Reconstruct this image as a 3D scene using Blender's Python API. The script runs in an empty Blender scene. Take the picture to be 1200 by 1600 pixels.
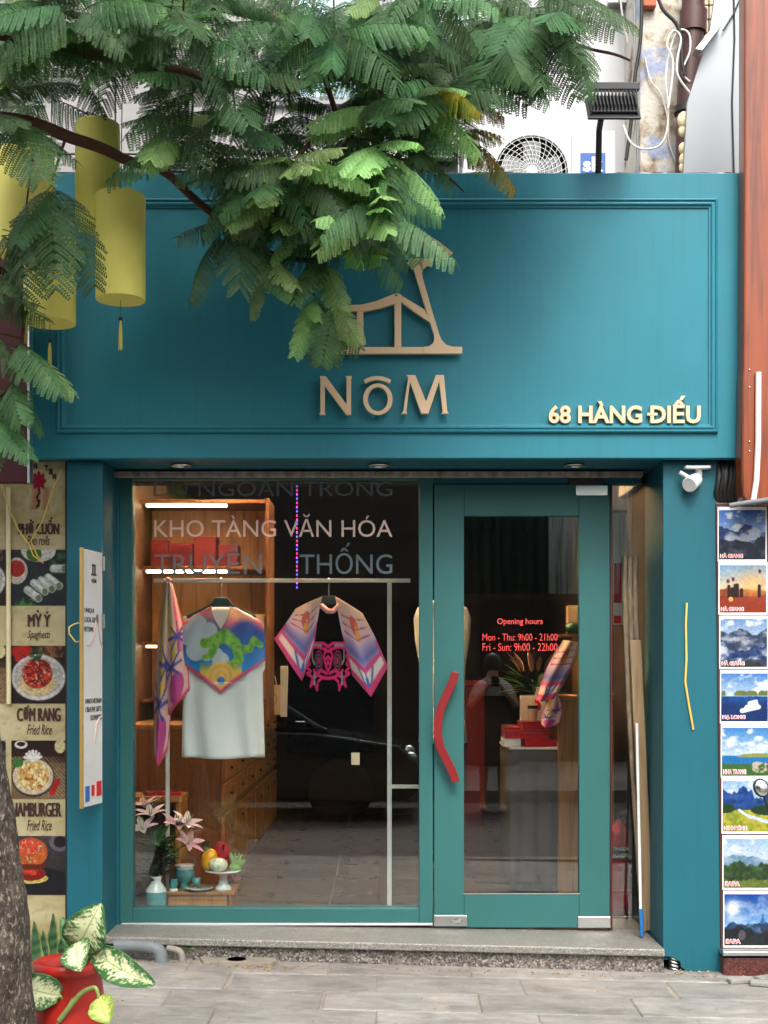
import bpy, bmesh, math, random
import numpy as np
from mathutils import Vector, Matrix, Quaternion, noise as mnoise

random.seed(7)
sc = bpy.context.scene
col = sc.collection
R = math.radians

# ------------------------------------------------------------------ camera
D, F, HC, HX, HY = 6.5, 2047.0, 1.38, 600.0, 1050.0     # distance to the glass, focal length (photo px), eye height
cam = bpy.data.cameras.new("camera")
cam_o = bpy.data.objects.new("camera", cam); col.objects.link(cam_o)
cam_o.location = (0, -D, HC); cam_o.rotation_euler = (R(90), 0, 0)
cam.sensor_fit = 'VERTICAL'; cam.sensor_height = 36.0
cam.lens = F / 1600.0 * 36.0
cam.shift_y = (HY - 800.0) / 1600.0
cam.clip_start = 0.05; cam.clip_end = 500
sc.camera = cam_o

# ------------------------------------------------------------------ light
SUN_EL, SUN_AZ = R(52), R(6)        # azimuth measured from -Y (street side) towards -X (left) when negative
world = bpy.data.worlds.new("World"); sc.world = world; world.use_nodes = True
wn = world.node_tree; wn.nodes.clear()
sky = wn.nodes.new("ShaderNodeTexSky"); sky.sky_type = 'NISHITA'; sky.sun_disc = False
sky.sun_elevation = SUN_EL; sky.air_density = 1.0; sky.dust_density = 6.0; sky.ozone_density = 1.0
hsv = wn.nodes.new("ShaderNodeHueSaturation"); hsv.inputs["Saturation"].default_value = 0.30
bg = wn.nodes.new("ShaderNodeBackground"); bg.inputs[1].default_value = 0.15
wo = wn.nodes.new("ShaderNodeOutputWorld")
wn.links.new(sky.outputs[0], hsv.inputs["Color"]); wn.links.new(hsv.outputs[0], bg.inputs[0]); wn.links.new(bg.outputs[0], wo.inputs[0])
sd = Vector((math.sin(SUN_AZ) * math.cos(SUN_EL), -math.cos(SUN_AZ) * math.cos(SUN_EL), math.sin(SUN_EL)))   # towards the sun
sky.sun_rotation = math.atan2(sd.x, sd.y)
sun = bpy.data.lights.new("sun", 'SUN'); sun.energy = 0.75; sun.angle = R(16); sun.color = (1.0, 0.95, 0.87)
sun_o = bpy.data.objects.new("sun", sun); col.objects.link(sun_o)
sun_o.rotation_euler = (-sd).to_track_quat('-Z', 'Y').to_euler()
sun_o.location = sd * 20
sc.view_settings.view_transform = 'Standard'; sc.view_settings.look = 'None'
sc.view_settings.gamma = 1.0; sc.view_settings.use_curve_mapping = False
sc.view_settings.exposure = 1.34
sc.render.engine = 'CYCLES'
sc.cycles.max_bounces = 8; sc.cycles.transparent_max_bounces = 16; sc.cycles.caustics_reflective = False
sc.cycles.caustics_refractive = False

# ------------------------------------------------------------------ helpers
def P(x, y, Y):
    s = (Y + D) / F
    return Vector(((x - HX) * s, Y, HC - (y - HY) * s))
def PX(x, Y): return (x - HX) * (Y + D) / F
def PZ(y, Y): return HC - (y - HY) * (Y + D) / F

def s2l(c):
    c = np.asarray(c, dtype=float)
    return np.where(c <= 0.04045, c / 12.92, ((c + 0.055) / 1.055) ** 2.4)
def H(h):
    return tuple(float(v) for v in s2l([int(h[i:i + 2], 16) / 255 for i in (0, 2, 4)])) + (1.0,)

def tag(o, label=None, cat=None, group=None, kind=None):
    if label: o["label"] = label
    if cat: o["category"] = cat
    if group: o["group"] = group
    if kind: o["kind"] = kind
    return o

def attach(o, parent):
    if parent is None: return o
    o.parent = parent
    if parent.parent is None:
        o.matrix_parent_inverse = parent.matrix_basis.inverted()
    return o

def thing(name, loc, label, cat, group=None):
    o = bpy.data.objects.new(name, None); col.objects.link(o)
    o.location = loc; o.empty_display_size = 0.1
    return tag(o, label, cat, group)

def link(name, me, parent=None, mat=None):
    o = bpy.data.objects.new(name, me); col.objects.link(o)
    if mat is not None and not me.materials: me.materials.append(mat)
    return attach(o, parent)

class MB:
    """collects shapes; build() links them as one mesh object (world coordinates)"""
    def __init__(self): self.v = []; self.f = []; self.s = []
    def add(self, vs, fs, smooth=False):
        n = len(self.v); self.v += [tuple(p) for p in vs]
        self.f += [tuple(i + n for i in f) for f in fs]; self.s += [smooth] * len(fs); return self
    def box(self, x0, x1, y0, y1, z0, z1):
        vs = [(x0,y0,z0),(x1,y0,z0),(x1,y1,z0),(x0,y1,z0),(x0,y0,z1),(x1,y0,z1),(x1,y1,z1),(x0,y1,z1)]
        return self.add(vs, [(0,3,2,1),(4,5,6,7),(0,1,5,4),(1,2,6,5),(2,3,7,6),(3,0,4,7)])
    def pbox(self, xa, xb, ya, yb, Y0, Y1):
        """box whose front face (at depth Y0) covers photo pixels xa..xb, ya..yb"""
        return self.box(PX(xa,Y0), PX(xb,Y0), Y0, Y1, PZ(yb,Y0), PZ(ya,Y0))
    def obox(self, c, sx, sy, sz, rot):
        M = Matrix.Translation(c) @ rot.to_4x4()
        vs = [M @ Vector((a*sx/2, b*sy/2, d*sz/2)) for d in (-1,1) for a, b in ((-1,-1),(1,-1),(1,1),(-1,1))]
        return self.add(vs, [(0,3,2,1),(4,5,6,7),(0,1,5,4),(1,2,6,5),(2,3,7,6),(3,0,4,7)])
    def prism(self, pts, Y0, Y1):
        """pts: (x,z) outline, extruded from Y0 (front) to Y1"""
        n = len(pts)
        a = sum(pts[i][0]*pts[(i+1)%n][1] - pts[(i+1)%n][0]*pts[i][1] for i in range(n))
        if a < 0: pts = pts[::-1]
        vs = [(x, Y0, z) for x, z in pts] + [(x, Y1, z) for x, z in pts]
        fs = [tuple(range(n)), tuple(range(2*n-1, n-1, -1))]
        fs += [(i, i+n, (i+1)%n+n, (i+1)%n) for i in range(n)]
        return self.add(vs, fs)
    def tube(self, path, r, n=8, cap=True, smooth=True):
        path = [Vector(p) for p in path]; m = len(path)
        rs = r if isinstance(r, (list, tuple)) else [r]*m
        up = None; rings = []
        for i, p in enumerate(path):
            t = (path[min(i+1, m-1)] - path[max(i-1, 0)])
            t = t.normalized() if t.length > 1e-9 else Vector((0,0,1))
            if up is None:
                up = Vector((0,0,1)) if abs(t.z) < .9 else Vector((0,1,0))
            a = t.cross(up)
            if a.length < 1e-6: a = t.cross(Vector((1,0,0)))
            a.normalize(); b = a.cross(t).normalized(); up = b
            rings.append([p + (a*math.cos(2*math.pi*k/n) + b*math.sin(2*math.pi*k/n))*rs[i] for k in range(n)])
        vs = [v for rg in rings for v in rg]
        fs = [(i*n+k, i*n+(k+1)%n, (i+1)*n+(k+1)%n, (i+1)*n+k) for i in range(m-1) for k in range(n)]
        self.add(vs, fs, smooth)
        if cap:
            self.add(rings[0], [tuple(range(n-1,-1,-1))]); self.add(rings[-1], [tuple(range(n))])
        return self
    def lathe(self, c, prof, n=24, smooth=True, axis=None):
        """prof: (radius, height) from bottom to top about +Z (or axis) at c"""
        c = Vector(c); M = Matrix.Identity(3) if axis is None else Vector((0,0,1)).rotation_difference(Vector(axis)).to_matrix()
        vs = [c + M @ Vector((r*math.cos(2*math.pi*k/n), r*math.sin(2*math.pi*k/n), h)) for r, h in prof for k in range(n)]
        m = len(prof)
        fs = [(i*n+k, i*n+(k+1)%n, (i+1)*n+(k+1)%n, (i+1)*n+k) for i in range(m-1) for k in range(n)]
        self.add(vs, fs, smooth)
        if prof[0][0] > 1e-5: self.add(vs[:n], [tuple(range(n-1,-1,-1))])
        if prof[-1][0] > 1e-5: self.add(vs[-n:], [tuple(range(n))])
        return self
    def ball(self, c, rx, ry=None, rz=None, n=16, m=10, rot=None):
        ry = ry or rx; rz = rz or rx; c = Vector(c); vs = []; fs = []
        for i in range(m+1):
            th = math.pi*i/m
            for k in range(n):
                p = Vector((rx*math.sin(th)*math.cos(2*math.pi*k/n), ry*math.sin(th)*math.sin(2*math.pi*k/n), -rz*math.cos(th)))
                vs.append(c + (rot @ p if rot else p))
        for i in range(m):
            for k in range(n):
                fs.append((i*n+k, i*n+(k+1)%n, (i+1)*n+(k+1)%n, (i+1)*n+k))
        return self.add(vs, fs, True)
    def mesh(self, name, mat=None):
        me = bpy.data.meshes.new(name); me.from_pydata(self.v, [], self.f)
        me.polygons.foreach_set("use_smooth", self.s)
        if mat: me.materials.append(mat)
        me.validate(); me.update(); return me
    def build(self, name, mat, parent=None, bevel=0, seg=2):
        o = link(name, self.mesh(name, mat), parent)
        if bevel:
            b = o.modifiers.new("bevel", 'BEVEL'); b.width = bevel; b.segments = seg; b.limit_method = 'ANGLE'; b.angle_limit = R(40)
            b.harden_normals = False
        return o

def grid(name, f, nu, nv, mat, parent=None, colfn=None, thick=0, smooth=True, closed_u=False):
    """parametric sheet f(u,v)->xyz with an optional printed pattern colfn(U,V)->sRGB array"""
    us = np.linspace(0, 1, nu); vs = np.linspace(0, 1, nv)
    V, U = np.meshgrid(vs, us, indexing='ij')
    pts = [f(U[j, i], V[j, i]) for j in range(nv) for i in range(nu)]
    fs = [(j*nu+i, j*nu+i+1, (j+1)*nu+i+1, (j+1)*nu+i) for j in range(nv-1) for i in range(nu-1)]
    me = bpy.data.meshes.new(name); me.from_pydata([tuple(p) for p in pts], [], fs)
    if smooth: me.polygons.foreach_set("use_smooth", [True]*len(fs))
    if colfn is not None:
        c = np.clip(colfn(U.ravel(), V.ravel()), 0, 1)
        a = me.color_attributes.new("Col", 'FLOAT_COLOR', 'POINT')
        rgba = np.ones((nu*nv, 4)); rgba[:, :3] = s2l(c)
        a.data.foreach_set("color", rgba.ravel().astype(np.float32))
    me.materials.append(mat); me.update()
    o = link(name, me, parent)
    if thick:
        m = o.modifiers.new("solid", 'SOLIDIFY'); m.thickness = thick; m.offset = 0
    return o

def text_mesh(s, bold=0.0, shear=0.0, extrude=0.0, spacing=1.0, res=3):
    cu = bpy.data.curves.new("t", 'FONT'); cu.body = s; cu.size = 1.0; cu.offset = bold; cu.shear = shear
    cu.extrude = extrude; cu.space_character = spacing; cu.resolution_u = res
    o = bpy.data.objects.new("t", cu); col.objects.link(o)
    dg = bpy.context.evaluated_depsgraph_get(); dg.update()
    me = bpy.data.meshes.new_from_object(o.evaluated_get(dg))
    bpy.data.objects.remove(o); bpy.data.curves.remove(cu)
    return me

def text(name, s, mat, parent, xa, xb, ya, yb, Y, depth=0.0, bold=0.0, shear=0.0, split=None, spacing=1.0, M=None, res=3):
    """lettering whose bounding box fills photo pixels xa..xb, ya..yb at depth Y (facing the street); depth = thickness.
       M: optional matrix mapping (x right, y up, z out) unit text box to the world instead"""
    me = text_mesh(s, bold, shear, 0.5 if depth else 0.0, spacing, res)
    n = len(me.vertices); co = np.empty(n*3); me.vertices.foreach_get("co", co); co = co.reshape(-1, 3)
    lo, hi = co.min(0), co.max(0)
    uv = (co[:, :2] - lo[:2]) / np.maximum(hi[:2] - lo[:2], 1e-6)
    if M is None:
        x0, x1, z0, z1 = PX(xa, Y), PX(xb, Y), PZ(yb, Y), PZ(ya, Y)
        out = np.stack([x0 + uv[:,0]*(x1-x0), np.full(n, Y) - co[:,2]*depth, z0 + uv[:,1]*(z1-z0)], 1)
    else:
        out = np.array([tuple(M @ Vector((a, b, c*depth))) for (a, b), c in zip(uv, co[:,2])])
    me.vertices.foreach_set("co", out.ravel()); me.update()
    me.materials.clear(); me.materials.append(mat); me.name = name
    if split is None:
        return link(name, me, parent)
    # split into single letters: islands whose x ranges overlap form one letter
    bm = bmesh.new(); bm.from_mesh(me); bm.verts.ensure_lookup_table()
    seen = set(); isl = []
    for v in bm.verts:
        if v.index in seen: continue
        st = [v]; seen.add(v.index); comp = []
        while st:
            w = st.pop(); comp.append(w.index)
            for e in w.link_edges:
                q = e.other_vert(w)
                if q.index not in seen: seen.add(q.index); st.append(q)
        xs = [bm.verts[i].co.x for i in comp]; isl.append([min(xs), max(xs), comp])
    bm.free(); isl.sort(key=lambda a: a[0] - a[1])
    groups = []
    for a in isl:
        c = (a[0]+a[1])/2
        for g in groups:
            if g[0] <= c <= g[1]: g[2] += a[2]; break
        else: groups.append(list(a))
    groups.sort(key=lambda a: a[0])
    out_o = []
    for g in groups:
        idx = {v: i for i, v in enumerate(g[2])}
        m2 = bpy.data.meshes.new(split)
        m2.from_pydata([tuple(out[i]) for i in g[2]], [], [tuple(idx[i] for i in p.vertices) for p in me.polygons if p.vertices[0] in idx])
        m2.materials.append(mat); m2.update()
        out_o.append(link(split, m2, parent))
    return out_o

# ---- procedural print helpers (numpy)
def vnoise(u, v, s, seed=0):
    rng = np.random.RandomState(seed); g = rng.rand(66, 66)
    x = np.abs(u*s) % 64; y = np.abs(v*s) % 64
    xi = x.astype(int); yi = y.astype(int); fx = x-xi; fy = y-yi
    fx = fx*fx*(3-2*fx); fy = fy*fy*(3-2*fy)
    return (g[yi,xi]*(1-fx)+g[yi,xi+1]*fx)*(1-fy) + (g[yi+1,xi]*(1-fx)+g[yi+1,xi+1]*fx)*fy
def fbm(u, v, s, seed=0, o=4):
    t = 0; a = .5; n = 0
    for i in range(o):
        t = t + a*vnoise(u+3.1*i, v+1.7*i, s*2**i, seed+i); n += a; a *= .55
    return t/n
def c3(h): return np.array([int(h[i:i+2], 16)/255 for i in (0, 2, 4)])
def lerp(a, b, t):
    t = np.clip(t, 0, 1)[:, None]; return a*(1-t) + b*t
def flat(h, u): return np.tile(c3(h), (len(u), 1))
def put(img, mask, h):
    return lerp(img, np.tile(c3(h), (len(img), 1)) if isinstance(h, str) else h, np.asarray(mask, float))
def ell(u, v, cx, cy, rx, ry, rot=0, soft=.06):
    c, s = math.cos(rot), math.sin(rot); dx, dy = u-cx, v-cy
    d = np.sqrt(((dx*c+dy*s)/rx)**2 + ((-dx*s+dy*c)/ry)**2)
    return np.clip((1-d)/soft + .5, 0, 1)
def seg(u, v, x0, y0, x1, y1, w, soft=.3):
    dx, dy = x1-x0, y1-y0; L = dx*dx+dy*dy
    t = np.clip(((u-x0)*dx+(v-y0)*dy)/L, 0, 1)
    d = np.hypot(u-x0-t*dx, v-y0-t*dy)
    return np.clip((1-d/w)/soft+.5, 0, 1)

# ------------------------------------------------------------------ materials
MATS = {}
class NT:
    def __init__(self, name):
        m = bpy.data.materials.new(name); m.use_nodes = True; self.m = m; self.t = m.node_tree; self.t.nodes.clear()
        self.out = self.n("ShaderNodeOutputMaterial")
        self.co = self.n("ShaderNodeTexCoord").outputs["Object"]
        MATS[name] = m
    def n(self, k, **kw):
        x = self.t.nodes.new(k)
        for a, b in kw.items(): setattr(x, a, b)
        return x
    def l(self, a, b): self.t.links.new(a, b)
    def map(self, scale=(1,1,1), rot=(0,0,0)):
        m = self.n("ShaderNodeMapping"); m.inputs["Scale"].default_value = scale; m.inputs["Rotation"].default_value = rot
        self.l(self.co, m.inputs[0]); return m.outputs[0]
    def noise(self, vec, s, det=4, rough=.55, dist=0):
        x = self.n("ShaderNodeTexNoise"); self.l(vec, x.inputs["Vector"]); x.inputs["Scale"].default_value = s
        x.inputs["Detail"].default_value = det; x.inputs["Roughness"].default_value = rough; x.inputs["Distortion"].default_value = dist
        return x.outputs["Fac"]
    def voro(self, vec, s, feat='F1', out="Distance"):
        x = self.n("ShaderNodeTexVoronoi", feature=feat); self.l(vec, x.inputs["Vector"]); x.inputs["Scale"].default_value = s
        return x.outputs[out]
    def ramp(self, fac, stops):
        r = self.n("ShaderNodeValToRGB"); e = r.color_ramp.elements
        while len(e) < len(stops): e.new(0.5)
        for i, (p, c) in enumerate(stops):
            e[i].position = p; e[i].color = c if not isinstance(c, (int, float)) else (c, c, c, 1)
        self.l(fac, r.inputs[0]); return r.outputs[0]
    def mix(self, fac, a, b, mode='MIX'):
        m = self.n("ShaderNodeMix", data_type='RGBA', blend_type=mode)
        for s, x in ((0, fac), (6, a), (7, b)):
            if hasattr(x, "node"): self.l(x, m.inputs[s])
            else: m.inputs[s].default_value = x
        return m.outputs[2]
    def math(self, op, a, b=0.5):
        m = self.n("ShaderNodeMath", operation=op)
        for i, x in ((0, a), (1, b)):
            if hasattr(x, "node"): self.l(x, m.inputs[i])
            else: m.inputs[i].default_value = x
        return m.outputs[0]
    def rand(self): return self.n("ShaderNodeObjectInfo").outputs["Random"]
    def bsdf(self, colr, rough=.5, metal=0, bump=None, bstr=.2, bdist=.01, coat=0, spec=.5, emit=None, estr=0, sheen=0):
        b = self.n("ShaderNodeBsdfPrincipled")
        for k, x in (("Base Color", colr), ("Roughness", rough), ("Metallic", metal)):
            if hasattr(x, "node"): self.l(x, b.inputs[k])
            else: b.inputs[k].default_value = x
        b.inputs["Coat Weight"].default_value = coat; b.inputs["Coat Roughness"].default_value = .12
        b.inputs["Specular IOR Level"].default_value = spec
        if sheen: b.inputs["Sheen Weight"].default_value = sheen
        if emit is not None:
            if hasattr(emit, "node"): self.l(emit, b.inputs["Emission Color"])
            else: b.inputs["Emission Color"].default_value = emit
            b.inputs["Emission Strength"].default_value = estr
        if bump is not None:
            u = self.n("ShaderNodeBump"); u.inputs["Strength"].default_value = bstr; u.inputs["Distance"].default_value = bdist
            self.l(bump, u.inputs["Height"]); self.l(u.outputs[0], b.inputs["Normal"])
        self.l(b.outputs[0], self.out.inputs[0]); return b

def scl(c, k): return tuple(min(1, x*k) for x in c[:3]) + (1,)
def pmat(name, c, var=.18, ns=6, rough=.5, rv=.12, metal=0, bump=.15, bs=90, bd=.004, stretch=(1,1,1), coat=0, rnd=0, c2=None, spec=.5, sheen=0):
    """painted / plain surface: two-scale tone variation, roughness variation and fine relief"""
    t = NT(name); v = t.map(stretch); a = t.noise(v, ns, 5, .6); b = t.noise(v, ns*9, 3)
    cc = t.ramp(a, [(.3, scl(c, 1-var)), (.7, c2 if c2 else scl(c, 1+var*.6))])
    cc = t.mix(t.math('MULTIPLY', b, var*.8), cc, scl(c, .6))
    if rnd:
        hs = t.n("ShaderNodeHueSaturation"); t.l(cc, hs.inputs["Color"])
        t.l(t.math('ADD', t.math('MULTIPLY', t.rand(), rnd*2), 1-rnd), hs.inputs["Value"]); cc = hs.outputs[0]
    rr = t.math('ADD', t.math('MULTIPLY', a, rv*2), rough-rv)
    t.bsdf(cc, rr, metal, t.noise(v, bs, 4), bump, bd, coat, spec, sheen=sheen)
    return t.m
# paint
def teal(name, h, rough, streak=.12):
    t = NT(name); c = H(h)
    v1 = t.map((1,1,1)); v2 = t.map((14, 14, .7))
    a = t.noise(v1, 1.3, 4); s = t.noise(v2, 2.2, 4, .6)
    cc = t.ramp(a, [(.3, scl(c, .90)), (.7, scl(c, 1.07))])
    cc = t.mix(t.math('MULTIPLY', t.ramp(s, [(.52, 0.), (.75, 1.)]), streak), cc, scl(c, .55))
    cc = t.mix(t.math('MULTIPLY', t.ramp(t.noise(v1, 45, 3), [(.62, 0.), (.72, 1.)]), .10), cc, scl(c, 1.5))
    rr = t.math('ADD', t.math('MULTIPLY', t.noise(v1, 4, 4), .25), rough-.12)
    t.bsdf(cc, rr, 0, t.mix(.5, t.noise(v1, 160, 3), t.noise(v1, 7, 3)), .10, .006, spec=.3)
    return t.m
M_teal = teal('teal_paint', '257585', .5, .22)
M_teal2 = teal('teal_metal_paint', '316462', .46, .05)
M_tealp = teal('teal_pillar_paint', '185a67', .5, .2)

def glass(name, base=.05, tint=(.93,.96,.95,1)):
    t = NT(name)
    lw = t.n("ShaderNodeLayerWeight"); lw.inputs["Blend"].default_value = .5
    f5 = t.math('POWER', lw.outputs["Facing"], 5.0)
    fac = t.math('ADD', t.math('MULTIPLY', f5, .9), base)
    tr = t.n("ShaderNodeBsdfTransparent"); tr.inputs[0].default_value = tint
    gl = t.n("ShaderNodeBsdfGlossy"); gl.inputs["Roughness"].default_value = .004; gl.inputs[0].default_value = (1,1,1,1)
    mx = t.n("ShaderNodeMixShader"); t.l(fac, mx.inputs[0]); t.l(tr.outputs[0], mx.inputs[1]); t.l(gl.outputs[0], mx.inputs[2])
    t.l(mx.outputs[0], t.out.inputs[0]); return t.m
M_glass = glass('shop_glass', .072)

def wood(name, h, h2, rough=.45, scale=1.0, axis='Z', coat=0, rnd=0):
    t = NT(name)
    st = {'Z': (9, 9, .55), 'X': (.55, 9, 9), 'Y': (9, .55, 9)}[axis]
    v = t.map(tuple(x*scale for x in st)); a = t.noise(v, 3.2, 6, .62, .6); b = t.noise(v, 14, 3, .6)
    cc = t.ramp(a, [(.28, H(h2)), (.5, H(h)), (.72, scl(H(h), 1.25))])
    cc = t.mix(t.math('MULTIPLY', b, .35), cc, H(h2))
    if rnd:
        hs = t.n("ShaderNodeHueSaturation"); t.l(cc, hs.inputs["Color"])
        t.l(t.math('ADD', t.math('MULTIPLY', t.rand(), rnd*2), 1-rnd), hs.inputs["Value"]); cc = hs.outputs[0]
    t.bsdf(cc, rough, 0, b, .12, .003, coat); return t.m
M_wood = wood('oak_wood', 'a8743f', '6d4420', .5)
M_woodd = wood('walnut_wood', '7d4f2c', '472a15', .45)
M_woodo = wood('varnished_orange_wood', '8a3d10', '3c1405', .32, .7, coat=.15)
M_woodp = wood('weathered_plank', '9c8260', '5e4a34', .7)
M_floor_t = pmat('dark_floor_tile', H('4a423c'), .3, 5, .3, .12, bump=.1, bs=30, rnd=.12)
M_dark = pmat('dark_wall', H('2b2320'), .3, 3, .8)
M_black = pmat('black_metal', H('1c1d20'), .2, 8, .5)
M_rubber = pmat('black_plastic', H('161616'), .2, 8, .6)
M_steel = pmat('brushed_steel', H('c3c3c0'), .12, 6, .3, .1, 1.0, .1, 120)
M_chrome = pmat('satin_chrome', H('d5d7d4'), .06, 6, .18, .08, 1.0, .04, 120)
M_pipe_white = pmat('white_pipe_paint', H('cfccc5'), .1, 6, .4)
M_beige = pmat('beige_letter', H('ddbe98'), .05, 4, .5, .08, 0, .05, 120)
M_white = pmat('white_plastic', H('dcdcd9'), .07, 4, .4, .1)
M_wall = pmat('white_wall_paint', H('c2c2c4'), .06, 2, .8, .05, 0, .2, 60, .006)
M_red = pmat('red_lacquer', H('b01722'), .15, 5, .3, .1)
M_redh = pmat('red_handle_paint', H('7c0c10'), .08, 5, .45, .1)
M_grey = pmat('grey_sheet_metal', H('8f9498'), .10, 1.6, .42, .1, .35, .05, 30)
M_greyd = pmat('grey_shutter_metal', H('83868a'), .15, 3, .5, .1, .2)
M_pvc = pmat('grey_pvc', H('6d7375'), .2, 6, .6)
M_cable = pmat('black_cable', H('141414'), .2, 8, .5)
M_cablew = pmat('white_cable', H('d9d6cf'), .12, 8, .5)
M_gold = pmat('gold_edge', H('c7a35d'), .12, 6, .35, .1, .7)
M_wire = pmat('yellow_wire', H('d8b75a'), .12, 9, .5)
def lantern_cloth():
    t = NT('yellow_lantern_cloth'); v = t.map(); a = t.noise(v, 5, 4); c = H('faf07e')
    cc = t.ramp(a, [(.3, scl(c, .94)), (.7, c)]); b = t.bsdf(cc, .75, 0, t.noise(v, 260, 3), .3, .002)
    tr = t.n("ShaderNodeBsdfTranslucent"); t.l(cc, tr.inputs[0]); mx = t.n("ShaderNodeMixShader"); mx.inputs[0].default_value = .08
    t.l(b.outputs[0], mx.inputs[1]); t.l(tr.outputs[0], mx.inputs[2]); t.l(mx.outputs[0], t.out.inputs[0]); return t.m
M_lantern = lantern_cloth()
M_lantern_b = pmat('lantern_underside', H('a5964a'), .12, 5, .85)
M_tassel = pmat('tassel_thread', H('d9d06a'), .2, 30, .8, .05, 0, .5, 300, .003, (20,20,1))
M_burg = pmat('burgundy_panel', H('3c1119'), .2, 3, .55, .1, spec=.25)
M_brownpipe = pmat('brown_drain_pipe', H('4d2e2b'), .3, 7, .5)
M_granite_b = None
M_sticker = pmat('blue_sticker', H('17519b'), .05, 5, .35)
M_textd = pmat('dark_print', H('3a1a14'), .1, 20, .6)
M_textblk = pmat('black_print', H('1d1d22'), .1, 20, .6)
M_textw = pmat('white_print', H('f0efec'), .05, 20, .5)
M_pink_t = pmat('caption_pink', H('e0707a'), .05, 20, .5)
M_vinyl_p = pmat('blush_vinyl', H('d8bdb2'), .04, 12, .6)
M_vinyl_g = pmat('grey_green_vinyl', H('56646b'), .05, 12, .6)
M_vinyl_r = pmat('red_vinyl', H('e04a45'), .04, 12, .6)
M_mortar = pmat('mortar', H('8f867b'), .3, 14, .95, .03, 0, .5, 60, .01)

def speck(name, h, hd, hl, s=170, rough=.45, wear=None):
    t = NT(name); v = t.map(); q = t.voro(v, s, 'F1', "Color"); sp = t.n("ShaderNodeSeparateColor"); t.l(q, sp.inputs[0])
    cc = t.ramp(sp.outputs[0], [(.25, H(hd)), (.5, H(h)), (.8, H(h)), (.95, H(hl))])
    cc = t.mix(t.math('MULTIPLY', t.ramp(t.noise(v, 4, 5), [(.4, 0.), (.7, 1.)]), .45), cc, H(wear or hd))
    t.bsdf(cc, t.math('ADD', t.math('MULTIPLY', t.noise(v, 9, 3), .3), rough-.15), 0, t.noise(v, 120, 3), .2, .004); return t.m
M_granite = speck('granite_riser', '716a63', '35302d', 'a39c94', 120, .6, '6b625a')
M_tread = speck('granite_tread', '827f79', '605d58', 'a3a09b', 220, .38, '77736b')
M_brgran = speck('brown_granite', '5a2e28', '3a1a17', '7c4a42', 150, .4, '4a2a26')

def slab_mat():
    t = NT('paving_slab'); v = t.map()
    ob = t.n("ShaderNodeObjectInfo").outputs["Random"]
    off = t.n("ShaderNodeVectorMath", operation='ADD'); sx = t.n("ShaderNodeCombineXYZ")
    t.l(t.math('MULTIPLY', ob, 37.0), sx.inputs[0]); t.l(t.math('MULTIPLY', ob, 19.0), sx.inputs[1])
    t.l(t.co, off.inputs[0]); t.l(sx.outputs[0], off.inputs[1]); w = off.outputs[0]
    mp = t.n("ShaderNodeMapping"); mp.inputs["Scale"].default_value = (2.0, 4.6, 3); t.l(w, mp.inputs[0])
    a = t.noise(mp.outputs[0], 3.0, 7, .65, .7); b = t.noise(w, 26, 5, .65)
    cc = t.ramp(a, [(.28, H('676561')), (.45, H('807e7a')), (.6, H('8e8b86')), (.75, H('a29c92'))])
    cc = t.mix(t.math('MULTIPLY', t.ramp(b, [(.42, 0.), (.62, 1.)]), .35), cc, H('74706a'))
    cc = t.mix(t.math('MULTIPLY', t.ramp(t.noise(w, 60, 3), [(.66, 0.), (.72, 1.)]), .5), cc, H('cfc8ba'))
    hs = t.n("ShaderNodeHueSaturation"); t.l(cc, hs.inputs["Color"])
    gp = t.n("ShaderNodeNewGeometry").outputs["Position"]
    big = t.ramp(t.noise(gp, 2.6, 6, .65, .5), [(.35, .70), (.5, 1.0), (.7, 1.1)])
    t.l(t.math('MULTIPLY', t.math('ADD', t.math('MULTIPLY', ob, .36), .82), big), hs.inputs["Value"])
    t.bsdf(hs.outputs[0], t.math('ADD', t.math('MULTIPLY', a, .3), .45), 0, t.mix(.5, a, b), .5, .008); return t.m
M_slab = slab_mat()
M_asph = pmat('asphalt', H('4c4a48'), .2, 5, .85, .08, 0, .6, 140, .01)
M_kerb = pmat('kerb_stone', H('8e8b85'), .2, 7, .8, .08, 0, .4, 60, .008)

def peel():
    t = NT('peeling_wall'); v = t.map(); a = t.noise(v, 5, 7, .65, .4); b = t.noise(v, 3.2, 5, .6)
    cc = t.ramp(a, [(.34, H('6d5442')), (.42, H('a99c88')), (.47, H('c3bcb0')), (.8, H('cfccc5'))])
    cc = t.mix(t.math('MULTIPLY', t.ramp(b, [(.58, 0.), (.64, 1.)]), .7), cc, H('8499c4'))
    t.bsdf(cc, .9, 0, t.mix(.5, a, t.noise(v, 40, 4)), .6, .02); return t.m
M_peel = peel()

def printmat(name, rough=.4, coat=0, fabric=False, ink=1.0, spec=.5):
    t = NT(name); at = t.n("ShaderNodeAttribute"); at.attribute_name = "Col"
    v = t.map(); hgt = t.noise(v, 500 if fabric else 200, 3)
    b = t.bsdf(t.mix(1.0, at.outputs["Color"], (ink, ink, ink, 1), 'MULTIPLY'), rough, 0, hgt, .25 if fabric else .05, .001, coat, spec, sheen=.3 if fabric else 0)
    return t.m
M_print = printmat('printed_panel', .38, ink=.6, spec=.35)
M_matte = printmat('printed_cotton', .95, spec=.05)
M_silk = printmat('printed_silk', .42, 0, True)
M_leafp = printmat('variegated_leaf', .38)
M_shirt = pmat('white_cotton', H('e9ebe8'), .04, 5, .85, .05, 0, .3, 400, .001, sheen=.2)
M_shirtb = pmat('black_cotton', H('060607'), .1, 5, .95, .05, 0, .3, 400, .001, spec=.05)

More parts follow.
